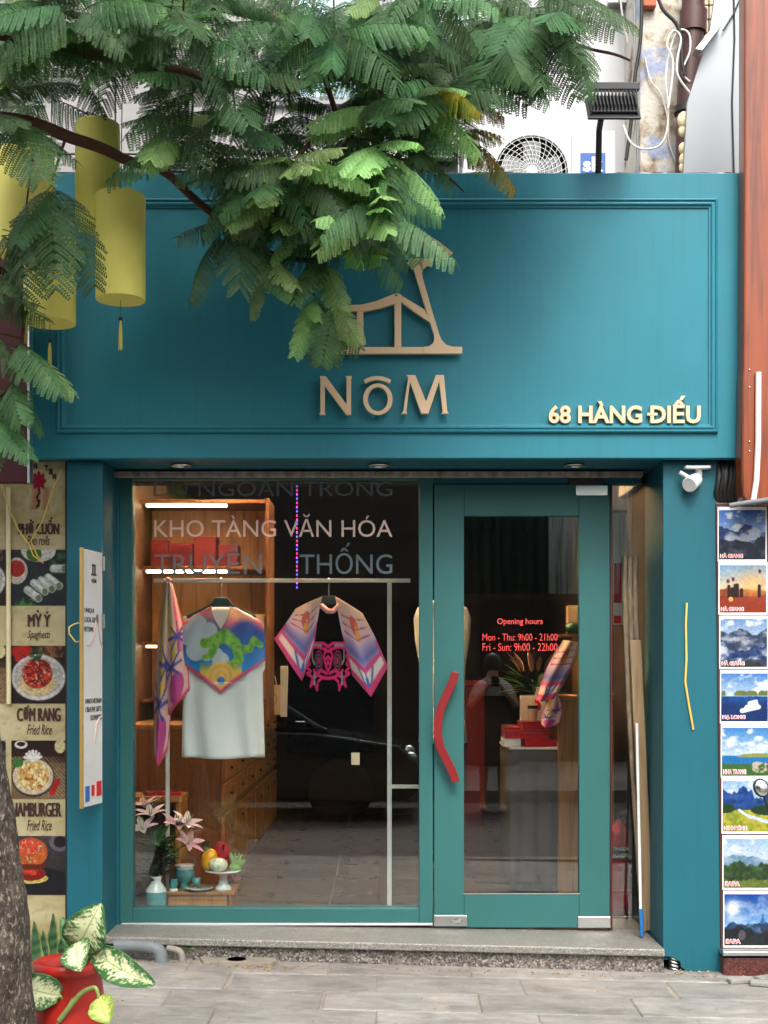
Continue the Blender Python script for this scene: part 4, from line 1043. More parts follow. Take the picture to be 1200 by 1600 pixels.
for L_, (ra, rb_) in zip(limbs, radii):
    pp = cat(L_, 8); N = len(pp)
    pp = [p + Vector((mnoise.noise(p*7), mnoise.noise(p*7+Vector((9,0,0))), mnoise.noise(p*7+Vector((0,9,0)))))*.012 for p in pp]
    rs = [ra + (rb_-ra)*(i/(N-1))**.6 for i in range(N)]
    MB().tube(pp, rs, 10).build('limb', M_twig, tree); limb_pts += [(p, r) for p, r in zip(pp[8:], rs[8:])]

# ---- frond meshes: a rachis, paired pinnae, each with rows of leaflets
def frond_mesh(name, L, npair, plen, droop, bend, seed, mat, nleaf=15, side=0.0, low=False):
    rng = random.Random(seed); m = MB(); pts = []; N = 14
    for i in range(N+1):
        t = i/N; pts.append(Vector((L*(t - .12*bend*t*t), side*t*t*L, -bend*L*.55*t*t)))
    if not low: m.tube(pts, [.0028*(1-.7*i/N) for i in range(N+1)], 4)
    for j in range(npair):
        t = .14 + .86*(j+.5)/npair; x = t*N; i = min(int(x), N-1); p = pts[i].lerp(pts[i+1], x-i); tg = (pts[i+1]-pts[i]).normalized()
        pl = plen*(.55+.75*math.sin(math.pi*min(1,.12+.86*t))**.8)*(1 - .25*t)*rng.uniform(.9,1.08)
        for s in (-1, 1):
            lat = Vector((0, s, 0)); lat = (lat - tg*lat.dot(tg)).normalized(); up = tg.cross(lat)*s
            if up.z < 0: up = -up
            dr = droop*rng.uniform(.75,1.25); fw = rng.uniform(.25,.35)+.4*t*t
            d0 = (lat*math.cos(dr) - up*math.sin(dr) + tg*fw).normalized()
            q = [p + d0*(pl*k/4) + Vector((0,0,-1))*(pl*.22*(k/4)**2) + tg*(pl*.10*(k/4)**2) for k in range(5)]
            nrm = d0.cross(tg).normalized()
            if nrm.z < 0: nrm = -nrm
            nn = nleaf if not low else 4
            nn = max(4, int(nn*pl/plen))
            ll = .0165 if not low else .016; hw_ = pl/nn*.60
            for k in range(nn):
                u = (k+.6)/nn*4; ii = min(int(u), 3); c = q[ii].lerp(q[ii+1], u-ii); dd = (q[ii+1]-q[ii]).normalized()
                w = nrm.cross(dd).normalized(); taper = 1 - .55*((k+.5)/nn)**4
                for sg in (-1, 1):
                    a = (w*sg*.93 + dd*.38).normalized(); tip = c + a*ll*taper - nrm*ll*.22*rng.random()
                    mid = c + a*ll*taper*.55
                    m.add([c - dd*hw_*.45, mid - dd*hw_, tip - dd*hw_*.6, tip + dd*hw_*.7, mid + dd*hw_, c + dd*hw_*.45] if not low else
                          [c - dd*hw_, tip - dd*hw_*.8, tip + dd*hw_*.8, c + dd*hw_],
                          [(0,1,4,5),(1,2,3,4)] if not low else [(0,1,2,3)])
    return m, mat
variants = []; sunlit = []; yellow = []  # the second list holds fronds coloured as if in sun
specs = [(.44,11,.115,.25,.5),(.48,12,.12,.45,.7),(.40,10,.11,.6,.6),(.50,12,.125,.35,1.0),(.42,11,.11,.15,.35),(.46,11,.12,.55,.9)]
for k, (L_, npair, pl_, dr, be) in enumerate(specs):
    mm, _ = frond_mesh('frond', L_, npair, pl_, dr, be, k, None, side=(-.15,.12,.2,-.08,.05,-.2)[k])
    variants.append(mm.mesh('frond', M_leaf))
for k, (L_, npair, pl_, dr, be) in enumerate([(.36,11,.085,.3,.4),(.42,12,.09,.6,.6),(.30,10,.075,.45,.3)]):
    mm, _ = frond_mesh('frond', L_, npair, pl_, dr, be, 20+k, None, side=(.12,-.1,.05)[k]); sunlit.append(mm.mesh('frond', M_leaf_sunlit))
mm, _ = frond_mesh('frond', .40, 11, .09, .9, .8, 31, None); yellow.append(mm.mesh('frond', M_leafb))

crown_m = MB()
tips = []   # (x, y, Y, count, elevation mean, spread, share coloured as sunlit)
def region(xa, xb, ya, yb, n, cnt, el, Ya, Yb, lit_share, seed, mind=34):
    rng = random.Random(seed); got = []
    for _ in range(n*60):
        if len(got) >= n: break
        x, y = rng.uniform(xa, xb), rng.uniform(ya, yb)
        if 85 < x < 250 and y > 92: continue
        if all(math.hypot(x-a, y-b) > mind for a, b in got): got.append((x, y))
    for x, y in got: tips.append((x, y, rng.uniform(Ya, Yb), cnt + rng.choice((-1,0,0,1)), el, lit_share))
region(60, 330, -30, 165, 13, 5, -4, -1.9, -1.2, .12, 1)
region(-60, 60, 120, 215, 3, 5, -10, -1.8, -1.3, .1, 12)
region(330, 560, -30, 80, 8, 5, -15, -1.7, -1.0, .12, 2)
region(560, 730, -30, 30, 3, 4, -25, -1.5, -1.0, .1, 3)
region(570, 720, 110, 240, 7, 5, -12, -1.4, -.9, .5, 4)
region(280, 470, 150, 300, 7, 5, -15, -1.5, -1.0, .25, 5)
region(440, 620, 235, 350, 8, 5, -14, -1.5, -1.0, .5, 6)
region(730, 880, 20, 90, 5, 5, -28, -1.3, -.9, .2, 7)
region(-10, 50, 330, 470, 3, 4, -20, -1.5, -1.3, .1, 8)
tips += [(500,408,-1.08,5,-35,.45), (540,392,-1.0,4,-14,.6), (490,462,-1.1,5,-55,.35), (520,470,-1.15,4,-66,.3), (360,350,-1.2,4,-20,.3), (410,395,-1.15,3,-40,.3), (560,318,-1.15,4,-18,.6),
         (80,290,-1.5,4,-50,.05), (40,330,-1.5,3,-35,.05), (24,540,-1.38,5,-32,.1), (20,600,-1.36,5,-45,.1), (-20,640,-1.4,4,-25,.1), (-30,520,-1.45,4,-20,.1), (-10,420,-1.45,4,-20,.1), (40,430,-1.4,3,-5,.3), (50,545,-1.38,3,-28,0),
         (930,82,-1.0,4,-8,.75), (860,100,-1.0,4,-62,.05), (780,110,-1.1,5,-60,.05), (700,190,-1.0,4,-60,.05), (695,272,-1.0,3,-30,.2), (725,300,-1.0,2,-25,.3)]
rng = random.Random(77)
fronds = []
for (x, y, Y, cnt, el, lit_share) in tips:
    T = P(x, y, Y)
    best = min(limb_pts, key=lambda a: (a[0]-T).length + (0.25 if a[0].z < T.z-.05 else 0))
    B = best[0]; mid = B.lerp(T, .5) + Vector((0, 0, .05*(T-B).length))
    dist = (T-B).length
    if dist > .02: crown_m.tube([B, mid, T], [.007, .005, .0032], 5)
    a0 = rng.uniform(0, 6.28)
    for k in range(cnt):
        az = a0 + 2*math.pi*k/cnt + rng.uniform(-.4,.4)
        if math.sin(az) > .2: az = -az            # few fronds point straight at the wall
        e = R(el + rng.uniform(-22, 20))
        bs_ = T + Vector((rng.uniform(-.02,.02), rng.uniform(-.02,.02), rng.uniform(-.02,.02)))
        if y > 400 or x > 880: sc_ = rng.uniform(.5,.75)
        else: sc_ = rng.uniform(.55,.92)
        u = rng.random()
        me = rng.choice(sunlit) if u < lit_share else rng.choice(variants)
        if 660 < x < 800 and 90 < y < 260 and rng.random() < .3: me = yellow[0]
        rot = Matrix.Rotation(az, 4, 'Z') @ Matrix.Rotation(-e, 4, 'Y') @ Matrix.Rotation(R(42)*math.cos(az)+rng.uniform(-.35,.35), 4, 'X')
        fronds.append((me, Matrix.Translation(bs_) @ rot @ Matrix.Scale(sc_, 4)))
crown = crown_m.build('crown', M_twig, tree)
import sys; print('FRONDS', len(fronds), file=sys.stderr)
for me, Mx in fronds[:330]:
    o = link('frond', me, crown); o.matrix_basis = Mx
# the rest of the crown, overhead and towards the street (out of view, it shades the front)
lowv = []
for k in range(3):
    mm, _ = frond_mesh('l', .5, 11, .12, .5, .7, 50+k, None, low=True); lowv.append((np.array([tuple(v) for v in mm.v]), mm.f))
V_, F_, base = [], [], 0
rng = random.Random(99); cnt = 0
while cnt < 230:
    x = rng.gauss(-1.2, 1.0); Y = rng.uniform(-6.5, -.9); z = rng.uniform(3.9, 6.4)
    zmin = HC + (Y+D)*(HY/F) + .75
    if z < zmin or x < -5 or x > 1.6: continue
    # natural gaps in the crown
    if mnoise.noise(Vector((x*1.1+3, Y*1.1, z*.6))) < -.12: continue
    a, f_ = lowv[rng.randrange(3)]
    Mx = Matrix.Translation((x, Y, z)) @ Matrix.Rotation(rng.uniform(0,6.28), 4, 'Z') @ Matrix.Rotation(rng.uniform(-.2,.5), 4, 'Y')
    A4 = np.array(Mx); V_.append(a @ A4[:3,:3].T + A4[:3,3]); F_ += [tuple(i+base for i in q) for q in f_]; base += len(a); cnt += 1
# inner layer of the crown behind the nearer fronds
vv = []
for q in variants:
    n_ = len(q.vertices); co = np.empty(n_*3, np.float32); q.vertices.foreach_get("co", co); vv.append((co.reshape(-1, 3), [tuple(p.vertices) for p in q.polygons]))
rng = random.Random(55)
def inside(x, y):
    if x < 0 or x > 900: return False
    if 85 < x < 250 and y > 110: return False
    lim = np.interp(x, [0, 80, 260, 330, 420, 560, 640, 720, 800, 900], [210, 200, 130, 215, 290, 330, 270, 190, 110, 60])
    return y < lim
cnt = 0
while cnt < 170:
    x, y = rng.uniform(0, 900), rng.uniform(-40, 330)
    if not inside(x, y): continue
    if abs(x-355) < 40 and abs(y-80) < 45: continue
    if 465 < x < 565 and 75 < y < 160: continue
    T = P(x, y, rng.uniform(-1.15, -.7)); az = rng.uniform(-math.pi, 0); e = R(rng.uniform(-55, 5)); a, f_ = vv[rng.randrange(len(vv))]
    Mx = Matrix.Translation(T) @ Matrix.Rotation(az, 4, 'Z') @ Matrix.Rotation(-e, 4, 'Y') @ Matrix.Rotation(R(35)*math.cos(az)+rng.uniform(-.4,.4), 4, 'X') @ Matrix.Scale(rng.uniform(.55,.9), 4)
    A4 = np.array(Mx); V_.append(a @ A4[:3,:3].T + A4[:3,3]); F_ += [tuple(i+base for i in q) for q in f_]; base += len(a); cnt += 1
me = bpy.data.meshes.new('foliage'); me.from_pydata(np.concatenate(V_).tolist(), [], F_); me.materials.append(M_leaf)
tag(link('foliage', me, tree), kind='stuff')
# ================================================================== SHOP WINDOW CONTENTS
M_strip = NT('warm_light_strip'); M_strip.bsdf(H('fff0d8'), .5, emit=H('ffdcae'), estr=9.0); M_strip = M_strip.m
M_ceram_w = pmat('white_ceramic', H('dfe3df'), .06, 8, .15, .05, coat=.4)
M_ceram_t = pmat('turquoise_ceramic', H('5fa9ad'), .18, 14, .15, .05, coat=.4)
RY = .42
M_fill = NT('added_ceiling_glow'); M_fill.bsdf(H('fff2e0'), .5, emit=H('ffe6c8'), estr=26.0); M_fill = M_fill.m  # glow of unseen lamps added to brighten the display and cabinets
for i, (x, Y, w_) in enumerate(((-.9,.36,'above the white shirt'),(-.2,.36,'above the black shirt'),(-1.0,1.2,'above the wall shelving'),(-.75,2.5,'above the far cabinets'),(.75,1.1,'above the red boxes'),(.45,2.5,'above the bushy plant'),(-.2,1.7,'above the middle of the aisle'))):
    cl = thing('added_ceiling_lamp', (x, Y, IZC), 'added unseen fill lamp on the dark shop ceiling '+w_, 'lamp', 'added fill lamps on the shop ceiling')
    MB().lathe((x, Y, IZC-.03), [(.10,0),(.10,.03)], 24).build('housing', M_white, cl)
    MB().lathe((x, Y, IZC-.031), [(.085,0),(0,0)], 24, False).build('added_lamp_diffuser', M_fill, cl)
rack = thing('clothes_rack', (PX(440,RY), RY, IZF), 'white metal clothes rack with square rail behind the display glass', 'clothes rack')
MB().pbox(240, 641, 904, 910, RY-.01, RY+.012).build('rail', M_pipe_white, rack, .002)
for x, w in ((262, 3.0), (608.5, 3.6)):
    MB().box(PX(x,RY)-w/300, PX(x,RY)+w/300, RY-.009, RY+.011, IZF, PZ(910.2,RY)).build('post', M_pipe_white, rack, .002)
    MB().box(PX(x,RY)-w/300, PX(x,RY)+w/300, RY+.012, RY+.45, IZF, IZF+.02).build('foot', M_pipe_white, rack, .002)
MB().box(PX(611,RY), PX(676,RY), RY-.006, RY+.008, PZ(1232,RY), PZ(1226,RY)).build('cross_bar', M_pipe_white, rack, .002)

def hanger(xc, ytop, yneck, col_, label):
    h = thing('hanger', P(xc, ytop, RY), label, 'hanger')
    MB().tube([P(xc,yneck,RY), P(xc,yneck-16,RY), P(xc+2,ytop-1,RY), P(xc,ytop-4,RY), P(xc-3,ytop-2,RY)], .0028, 8).build('hook', M_chrome, h)
    m = MB().prism([(PX(x,RY), PZ(y,RY)) for x, y in ((xc-10,yneck),(xc+10,yneck),(xc+17,yneck+10),(xc+55,yneck+28),(xc+52,yneck+34),(xc,yneck+20),(xc-52,yneck+34),(xc-55,yneck+28),(xc-17,yneck+10))], RY-.008, RY+.008)
    m.build('shoulders', pmat('hanger_'+str(xc), H(col_), .1, 8, .4), h, .003)
hanger(346, 907, 934, '2a4a48', 'dark green hanger under the neck of the white shirt')
hanger(514, 907, 931, '3a4446', 'dark grey hanger under the pink scarf')

def garment(name, xc, prof, Yc, dep, mat, par, nfold=7, amp=.012, n=72):
    """prof: (photo y, half width px) from hem to neck"""
    m = MB(); vs = []; N = 40
    ys = [p[0] for p in prof]; ws = [p[1] for p in prof]
    rows = np.linspace(ys[0], ys[-1], N)
    for j, y in enumerate(rows):
        w = float(np.interp(-y, [-a for a in ys], ws)) * (Yc+D)/F
        t = j/(N-1); fade = max(0, 1-t*1.15)
        for k in range(n):
            a = 2*math.pi*k/n; cx = math.copysign(abs(math.cos(a))**.75, math.cos(a)); sy = math.sin(a)
            d = dep*(1-.55*t) + amp*fade*math.sin(nfold*a+1.3*math.sin(t*4)+.5) + .004*mnoise.noise(Vector((cx*4, t*6, sy*2)))
            q = P(xc, y + 1.5*math.sin(a*3)*(1-t), Yc)
            vs.append((q.x + w*cx*(1+.02*fade*math.sin(a*5+2)), Yc + max(.004,d)*sy, q.z))
    fs = [(j*n+k, j*n+(k+1)%n, (j+1)*n+(k+1)%n, (j+1)*n+k) for j in range(N-1) for k in range(n)]
    o = m.add(vs, fs, True).build(name, mat, par); md = o.modifiers.new('solid', 'SOLIDIFY'); md.thickness = .003; return o
shirt = thing('white_shirt', P(348, 1183, RY), 'plain white short sleeved shirt hanging from the rack', 'shirt')
garment('body', 348, [(1183,65),(1100,63),(1050,62.5),(1044,66),(1020,66),(990,64),(972,59),(962,48),(954,30),(949,22)], RY, .07, M_shirt, shirt, 7, .02)
shirt2 = thing('black_shirt', P(516, 1180, RY), 'black shirt with a pink curling face motif hanging from the rack', 'shirt')
garment('body', 516, [(1175,70),(1050,66),(1010,68),(985,62),(965,50),(952,30),(945,20)], RY, .06, M_shirtb, shirt2, 6)
def mask_print(u, v):
    img = flat('060607', u); a = np.abs(u-.5)*2; P_ = 'd8306f'; G_ = '7f9a9a'
    def line(pts, w, c):
        nonlocal img
        for (x0,y0),(x1,y1) in zip(pts[:-1], pts[1:]): img = put(img, seg(a, v, x0, y0, x1, y1, w), c)
    for pts in ([(0,.9),(.25,.98),(.6,.99),(.95,.93),(.75,.85),(.95,.78),(.8,.72),(.9,.62),(.82,.55)],[(.82,.55),(1,.5),(.78,.4),(.95,.36),(.7,.28),(.8,.1),(.62,.2),(.5,.02),(.45,.2),(.25,.28),(0,.26)],[(0,.8),(.2,.86),(.5,.9),(.7,.88)],[(.1,.55),(.2,.7),(.1,.85)],[(.05,.36),(.3,.42),(.5,.36),(.65,.42)],[(0,.6),(.1,.5),(0,.42)],[(.0,.7),(.15,.62),(.1,.5)],[(.25,.28),(.45,.33),(.62,.28)]): line(pts, .035, P_)
    line([(.3,.93),(.65,.94),(.8,.9)], .025, G_); line([(.7,.82),(.72,.65),(.62,.55)], .025, G_); line([(.62,.35),(.62,.15)], .03, G_)
    d = np.hypot((a-.42), (v-.62)*.9); img = put(img, np.clip(1-np.abs(d-.17)/.03, 0, 1), P_); img = put(img, d < .07, 'b02a55'); img = put(img, np.clip(1-np.abs(d-.11)/.02, 0, 1), G_)
    return img
grid('motif', lambda u, v: (PX(479,RY)+u*(PX(548,RY)-PX(479,RY)), RY-.062+.016*(2*u-1)**2+.004*v*0, PZ(1080,RY)+v*(PZ(1003,RY)-PZ(1080,RY))), 80, 90, M_matte, shirt2, mask_print)

# dragon scarf over the white shirt
def stop(a): return 984-36*(a/.35) if a < .35 else 948+25*((a-.35)/.65)**1.1
def sbot(a): return 1084-52*a**.9
def scarf_xy(u, v):
    q = 2*u-1; a = abs(q); w = 65 if a < .01 else 65
    y = stop(a) + (sbot(a)-stop(a))*v
    hw_ = float(np.interp(y, [945, 955, 970, 985, 1030, 1090], [34, 50, 62, 66, 68, 68]))
    return 348 + q*hw_, y
def scarf_f(u, v):
    x, y = scarf_xy(u, v); q = 2*u-1
    p = P(x, y, RY); return (p.x, RY - .075*math.sqrt(max(0, 1-(.93*q)**2)) - .006 - .006*math.sin(q*9+v*5), p.z)
def dragon(u, v):
    xy = [scarf_xy(a, b) for a, b in zip(u, v)]; x = np.array([(p[0]-283)/130 for p in xy]); y = np.array([(p[1]-948)/137 for p in xy])
    img = lerp(flat('2a3f9c', u), flat('1f8fd0', u), y*1.9-.35)
    img = put(img, np.clip((.26-y+.06*np.sin(x*14))*9, 0, 1), 'e8718c'); img = put(img, np.clip((.2-y)*9,0,1)*np.clip((fbm(x,y,6,3)-.45)*6,0,1), 'f0b37a')
    for cx, cy, r in ((.12,.32,.13),(.22,.22,.12),(.28,.4,.13),(.2,.5,.12),(.36,.28,.1),(.33,.52,.1),(.5,.62,.1),(.45,.55,.08)): img = put(img, ell(x,y,cx,cy,r,r), 'c9cdd2')
    for p0, p1, w in (((.3,.42),(.42,.4),.055),((.42,.4),(.55,.33),.07),((.55,.33),(.66,.42),.07),((.66,.42),(.74,.5),.055),((.74,.5),(.84,.48),.045),((.84,.48),(.89,.38),.04),((.89,.38),(.96,.44),.035),((.66,.42),(.72,.6),.05),((.72,.6),(.6,.68),.045),((.45,.42),(.38,.55),.045),((.38,.55),(.3,.58),.03)):
        img = put(img, seg(x,y,*p0,*p1,w), '8fc243')
        img = put(img, seg(x,y,*p0,*p1,w)*np.clip((fbm(x,y,26,6)-.5)*8,0,.8), '4f9a3a')
    img = put(img, np.clip((y-.62)*9,0,1)*np.clip((.06-np.abs(x-.5)*.02)*30,0,1)*(np.abs(x-.5) < .25), 'f2c24a')
    d = np.hypot(x-.5, y-.8); img = put(img, d < .17, 'f3b04a'); img = put(img, (d < .17)*(np.sin(d*90)*.5+.5)*.5, 'f7dc9a'); img = put(img, np.hypot(x-.5,y-.84) < .045, '3a78c8')
    e = np.array([1-0 for _ in u])*0 + np.clip((v-.93)*30, 0, 1); return put(img, e, 'e0407a')
sc1 = grid('scarf', scarf_f, 110, 100, M_silk, None, dragon, .002)
tag(sc1, 'blue and pink silk scarf with a green dragon tied over the white shirt', 'scarf')

def panel_scarf(name, TL, TR, BL, TIP, BR, tipu, Y, colfn, par, fold=.012, nf=9, bul=6):
    TL, TR, BL, TIP, BR = map(lambda p: Vector((p[0], p[1])), (TL, TR, BL, TIP, BR))
    def f_(u, v):
        t = TL.lerp(TR, u); b = BL.lerp(TIP, u/tipu) if u < tipu else TIP.lerp(BR, (u-tipu)/(1-tipu))
        q = t.lerp(b, v); bulge = bul*math.sin(math.pi*v)*(2*u-1)
        p = P(q.x+bulge, q.y, Y); return (p.x, Y + fold*math.sin(u*nf+1.5*v)*(.3+.7*v) - .03*math.sin(math.pi*u), p.z)
    return grid(name, f_, 50, 70, M_silk, par, colfn, .002)
def pink_scarf(tipu):
    def fn(u, v):
        img = lerp(flat('f3c7a8', u), flat('e8b8cf', u), v*2.2); img = put(img, np.clip((v-.42)*5,0,1)*np.clip((.75-v)*7,0,1)*.9, '5a5fae')
        img = put(img, ell(u,v,.5,.24,.12,.12), 'e2583c'); img = put(img, ell(u,v,.55,.33,.07,.1), 'f2a03c'); 
        for k in range(3): img = put(img, seg(u,v,.1,.2+.1*k,.9,.14+.12*k,.01), 'b05a6a')
        b_ = np.clip((v-.72)*30,0,1); img = put(img, b_, 'f0dcd2'); img = put(img, b_*np.clip(1-np.abs(np.abs(u-tipu)-.28*(1-v)*3)/.05,0,1), '2a3f9c'); img = put(img, b_*(np.abs(u-tipu) < .07*(v-.7)*4), '2f6ac0')
        img = put(img, np.clip(1-np.abs(v-.72)/.045,0,1)*2, 'e0407f'); img = put(img, np.clip((v-.88)*30,0,1), 'dd3a78'); return put(img, np.clip((np.abs(u-.5)-.44)*30,0,1)*(v>.5), 'dd3a78')
    return fn
ps = thing('silk_scarf', P(516, 1090, RY), 'pink and violet silk scarf draped around the neck of the black shirt', 'scarf')
panel_scarf('left_drape', (462,951), (503,932), (428,998), (472,1064), (491,1010), .6, RY-.075, pink_scarf(.6), ps, .02, 9, -1)
panel_scarf('right_drape', (524,932), (566,958), (551,1056), (580,1089), (606,1042), .5, RY-.075, pink_scarf(.5), ps, .016, 8, 2)
MB().tube([P(502,946,RY-.07), P(512,955,RY-.09), P(520,955,RY-.09), P(528,948,RY-.07)], .014, 10).build('knot_band', pmat('pink_silk', H('e0a0a0'), .1, 9, .5), ps)
hs_ = thing('silk_scarf', P(262, 1196, RY), 'long pink scarf with blue star lines knotted to the rack end', 'scarf')
def star_scarf(u, v):
    img = lerp(flat('f0c9b4', u), flat('e9b9b4', u), v); img = put(img, np.clip((.2-np.abs(u-.35+.15*np.sin(v*9)))*8,0,1)*(v>.1)*(v<.62), 'e6b84a'); img = put(img, np.clip((.12-np.abs(u-.75))*9,0,1)*(v<.6), 'e0507a')
    img = put(img, ell(u,v,.5,.86,.3,.12), 'c8408f')
    for cx, cy in ((.7,.46),(.35,.68)):
        for a in range(8): img = put(img, seg(u, v*1.6, cx, cy*1.6, cx+.42*math.cos(a*.8), cy*1.6+.2*math.sin(a*.8), .022), '3a3f9c')
    img = put(img, np.clip((v-.95)*30,0,1), 'e0355f'); return put(img, np.clip((np.abs(u-.5)-.43)*25,0,1)*(v>.15), 'dd4a72')
panel_scarf('long_fall', (257,906), (268,912), (240,1178), (249,1197), (262,1172), .5, RY-.03, star_scarf, hs_, .014, 8)
panel_scarf('short_fall', (262,906), (270,914), (263,1118), (268,1114), (296,1078), .2, RY-.045, star_scarf, hs_, .010, 7)
MB().ball(P(263,906,RY-.02), .018, .022, .016, 12, 8).build('knot', MATS['pink_silk'], hs_)

# cabinets along the left wall: drawers face the aisle
cabx = -.93; CY0, CY1 = .95, 4.6
cabl = ['the end nearest the white shirt', 'the middle of the row', 'the far end of the row']
for k in range(3):
    y0 = CY0 + (CY1-CY0)/3*k; y1 = CY0 + (CY1-CY0)/3*(k+1) - .01
    cb = thing('drawer_cabinet', (cabx-.2, (y0+y1)/2, IZF), 'oak drawer cabinet along the shop wall, ' + cabl[k], 'cabinet', 'oak cabinets along the wall')
    MB().box(IXL+.005, cabx, y0, y1, IZF, 1.05).build('carcass', M_woodd, cb, .004)
    MB().box(IXL+.005, cabx+.02, y0-.004, y1+.004, 1.052, 1.08).build('top', M_wood, cb, .004)
    for c_ in range(2):
        for r_ in range(4):
            ya = y0+.02+c_*(y1-y0)/2; yb = y0-.01+(c_+1)*(y1-y0)/2; za = IZF+.04 + (0 if r_ == 0 else .44+.15*(r_-1)); zb3 = IZF+.44 if r_ == 0 else za+.14
            d_ = MB().box(cabx+.001, cabx+.022, ya+.008, yb-.008, za+.012, zb3).build('drawer', M_wood, cb, .003)
            MB().ball((cabx+.03, (ya+yb)/2, (za+zb3)/2+(.12 if r_ == 0 else 0)), .009, .009, .009, 8, 6).build('knob', M_black, d_)
# shelving with warm strips
SY = 1.55
sh = thing('wall_shelf', (PX(300,SY), SY, 1.1), 'wooden wall shelving with warm light strips behind the rack', 'shelf')
MB().box(IXL+.004, PX(415,SY+.4), SY+.40, SY+.43, 1.082, 2.45).build('back_panel', M_wood, sh)
MB().box(PX(415,SY), PX(415,SY)+.02, SY, SY+.40, 1.082, 2.45).build('side_panel', M_woodd, sh)
for y in (786, 890, 1008, 1098):
    z = PZ(y,SY); MB().box(IXL+.005, PX(414,SY), SY, SY+.398, z, z+.022).build('board', M_woodd, sh, .002)
    if y < 1090: MB().box(IXL+.03, PX(352,SY), SY+.05, SY+.085, z-.014, z-.001).build('light_strip', M_strip, sh)
def box_on(name, xa, xb, ya, yb, Y, dp, mat, label, cat_, grp=None, bev=.003):
    return tag(MB().pbox(xa, xb, ya, yb, Y, Y+dp).build(name, mat, None, bev), label, cat_, grp)
zsh = {y: PZ(y,SY)+.022 for y in (786,890,1008,1098)}
def shelf_item(name, xa, xb, h, y, mat, label, cat_, grp=None, Y=SY+.08, dp=.16, shape='box'):
    z = zsh[y]
    if shape == 'box': o = MB().box(PX(xa,Y), PX(xb,Y), Y, Y+dp, z, z+h).build(name, mat, None, .003)
    else: r = (PX(xb,Y)-PX(xa,Y))/2; o = MB().lathe((PX((xa+xb)/2,Y), Y+r, z), [(r*.9,0),(r,.01),(r,h*.8),(r*.92,h*.85),(r*.92,h),(0,h)], 20).build(name, mat)
    return tag(o, label, cat_, grp)
M_dred = pmat('dark_red_card', H('6e1016'), .15, 6, .5)
M_kraft = pmat('kraft_card', H('cdb594'), .1, 6, .7)
shelf_item('gift_box', 236, 262, .17, 890, M_dred, 'dark red gift box at the wall end of the lit shelf', 'box', 'red boxes on the shelf')
shelf_item('gift_box', 264, 300, .15, 890, M_dred, 'wide dark red gift box beside the wall end box on the shelf', 'box', 'red boxes on the shelf')
shelf_item('gift_box', 303, 338, .19, 890, M_dred, 'tall red gift box in the middle of the lit shelf', 'box', 'red boxes on the shelf')
shelf_item('gift_box', 341, 372, .14, 890, M_dred, 'low red gift box at the aisle end of the lit shelf', 'box', 'red boxes on the shelf')
M_sage = pmat('sage_tin', H('7f9a90'), .1, 6, .4)
shelf_item('tea_tin', 284, 303, .16, 1008, M_sage, 'grey green tea tin beside the scarf on the shelf', 'tin', None, shape='tin')
shelf_item('tea_tin', 306, 330, .13, 1008, M_sage, 'short grey green tea tin with cord loop on the shelf', 'tin', None, shape='tin')
shelf_item('card_box', 362, 384, .13, 1008, M_kraft, 'cream card box above the white shirt shoulder', 'box')
shelf_item('card_box', 387, 413, .17, 1008, M_kraft, 'taller cream card box at the shelf end', 'box')
shelf_item('folded_paper', 290, 345, .03, 1098, M_kraft, 'stack of cream paper on the lowest shelf board', 'paper')
bagk = thing('kraft_bag', P(425, 1080, 2.6), 'small kraft bag with a drawn face on the cabinet top', 'bag')
MB().box(PX(412,2.6), PX(437,2.6), 2.6, 2.68, 1.082, 1.29).build('body', M_kraft, bagk, .004)
MB().tube([(PX(418,2.6),2.63,1.285),(PX(421,2.6),2.63,1.35),(PX(429,2.6),2.63,1.35),(PX(432,2.6),2.63,1.285)], .004, 6).build('handle', M_kraft, bagk)
MB().tube([(PX(424.5,2.6)+.035*math.cos(a*.4), 2.597, 1.19+.045*math.sin(a*.4)) for a in range(17)], .002, 5).build('drawing', M_textblk, bagk)
tag(MB().box(PX(438,2.2), PX(452,2.2), 2.2, 2.32, 1.082, 1.42).build('paper_tube_box', M_white, None, .004), 'narrow white box standing on the cabinets beside the scarf', 'box')
# stool with a red book
st_ = thing('wooden_stool', (PX(245,.8), .8, IZF), 'oak stool with slab sides behind the lilies', 'stool')
x0, x1 = IXL+.01, PX(283,.65)
MB().box(x0, x1, .62, .92, PZ(1254,.62), PZ(1245,.62)).build('top', M_wood, st_, .004)
for xx in (x0, x1-.03): MB().box(xx, xx+.03, .64, .90, IZF, PZ(1254.2,.62)).build('side', M_wood, st_, .003)
MB().box(x0+.031, x1-.031, .66, .68, IZF+.1, IZF+.35).build('panel', M_woodd, st_)
tag(MB().obox(Vector((PX(252,.72), .75, PZ(1245,.62)+.011)), .19, .14, .02, Matrix.Rotation(R(20),3,'Z')).build('book', M_red, None, .002), 'thin red book lying on the oak stool', 'book')
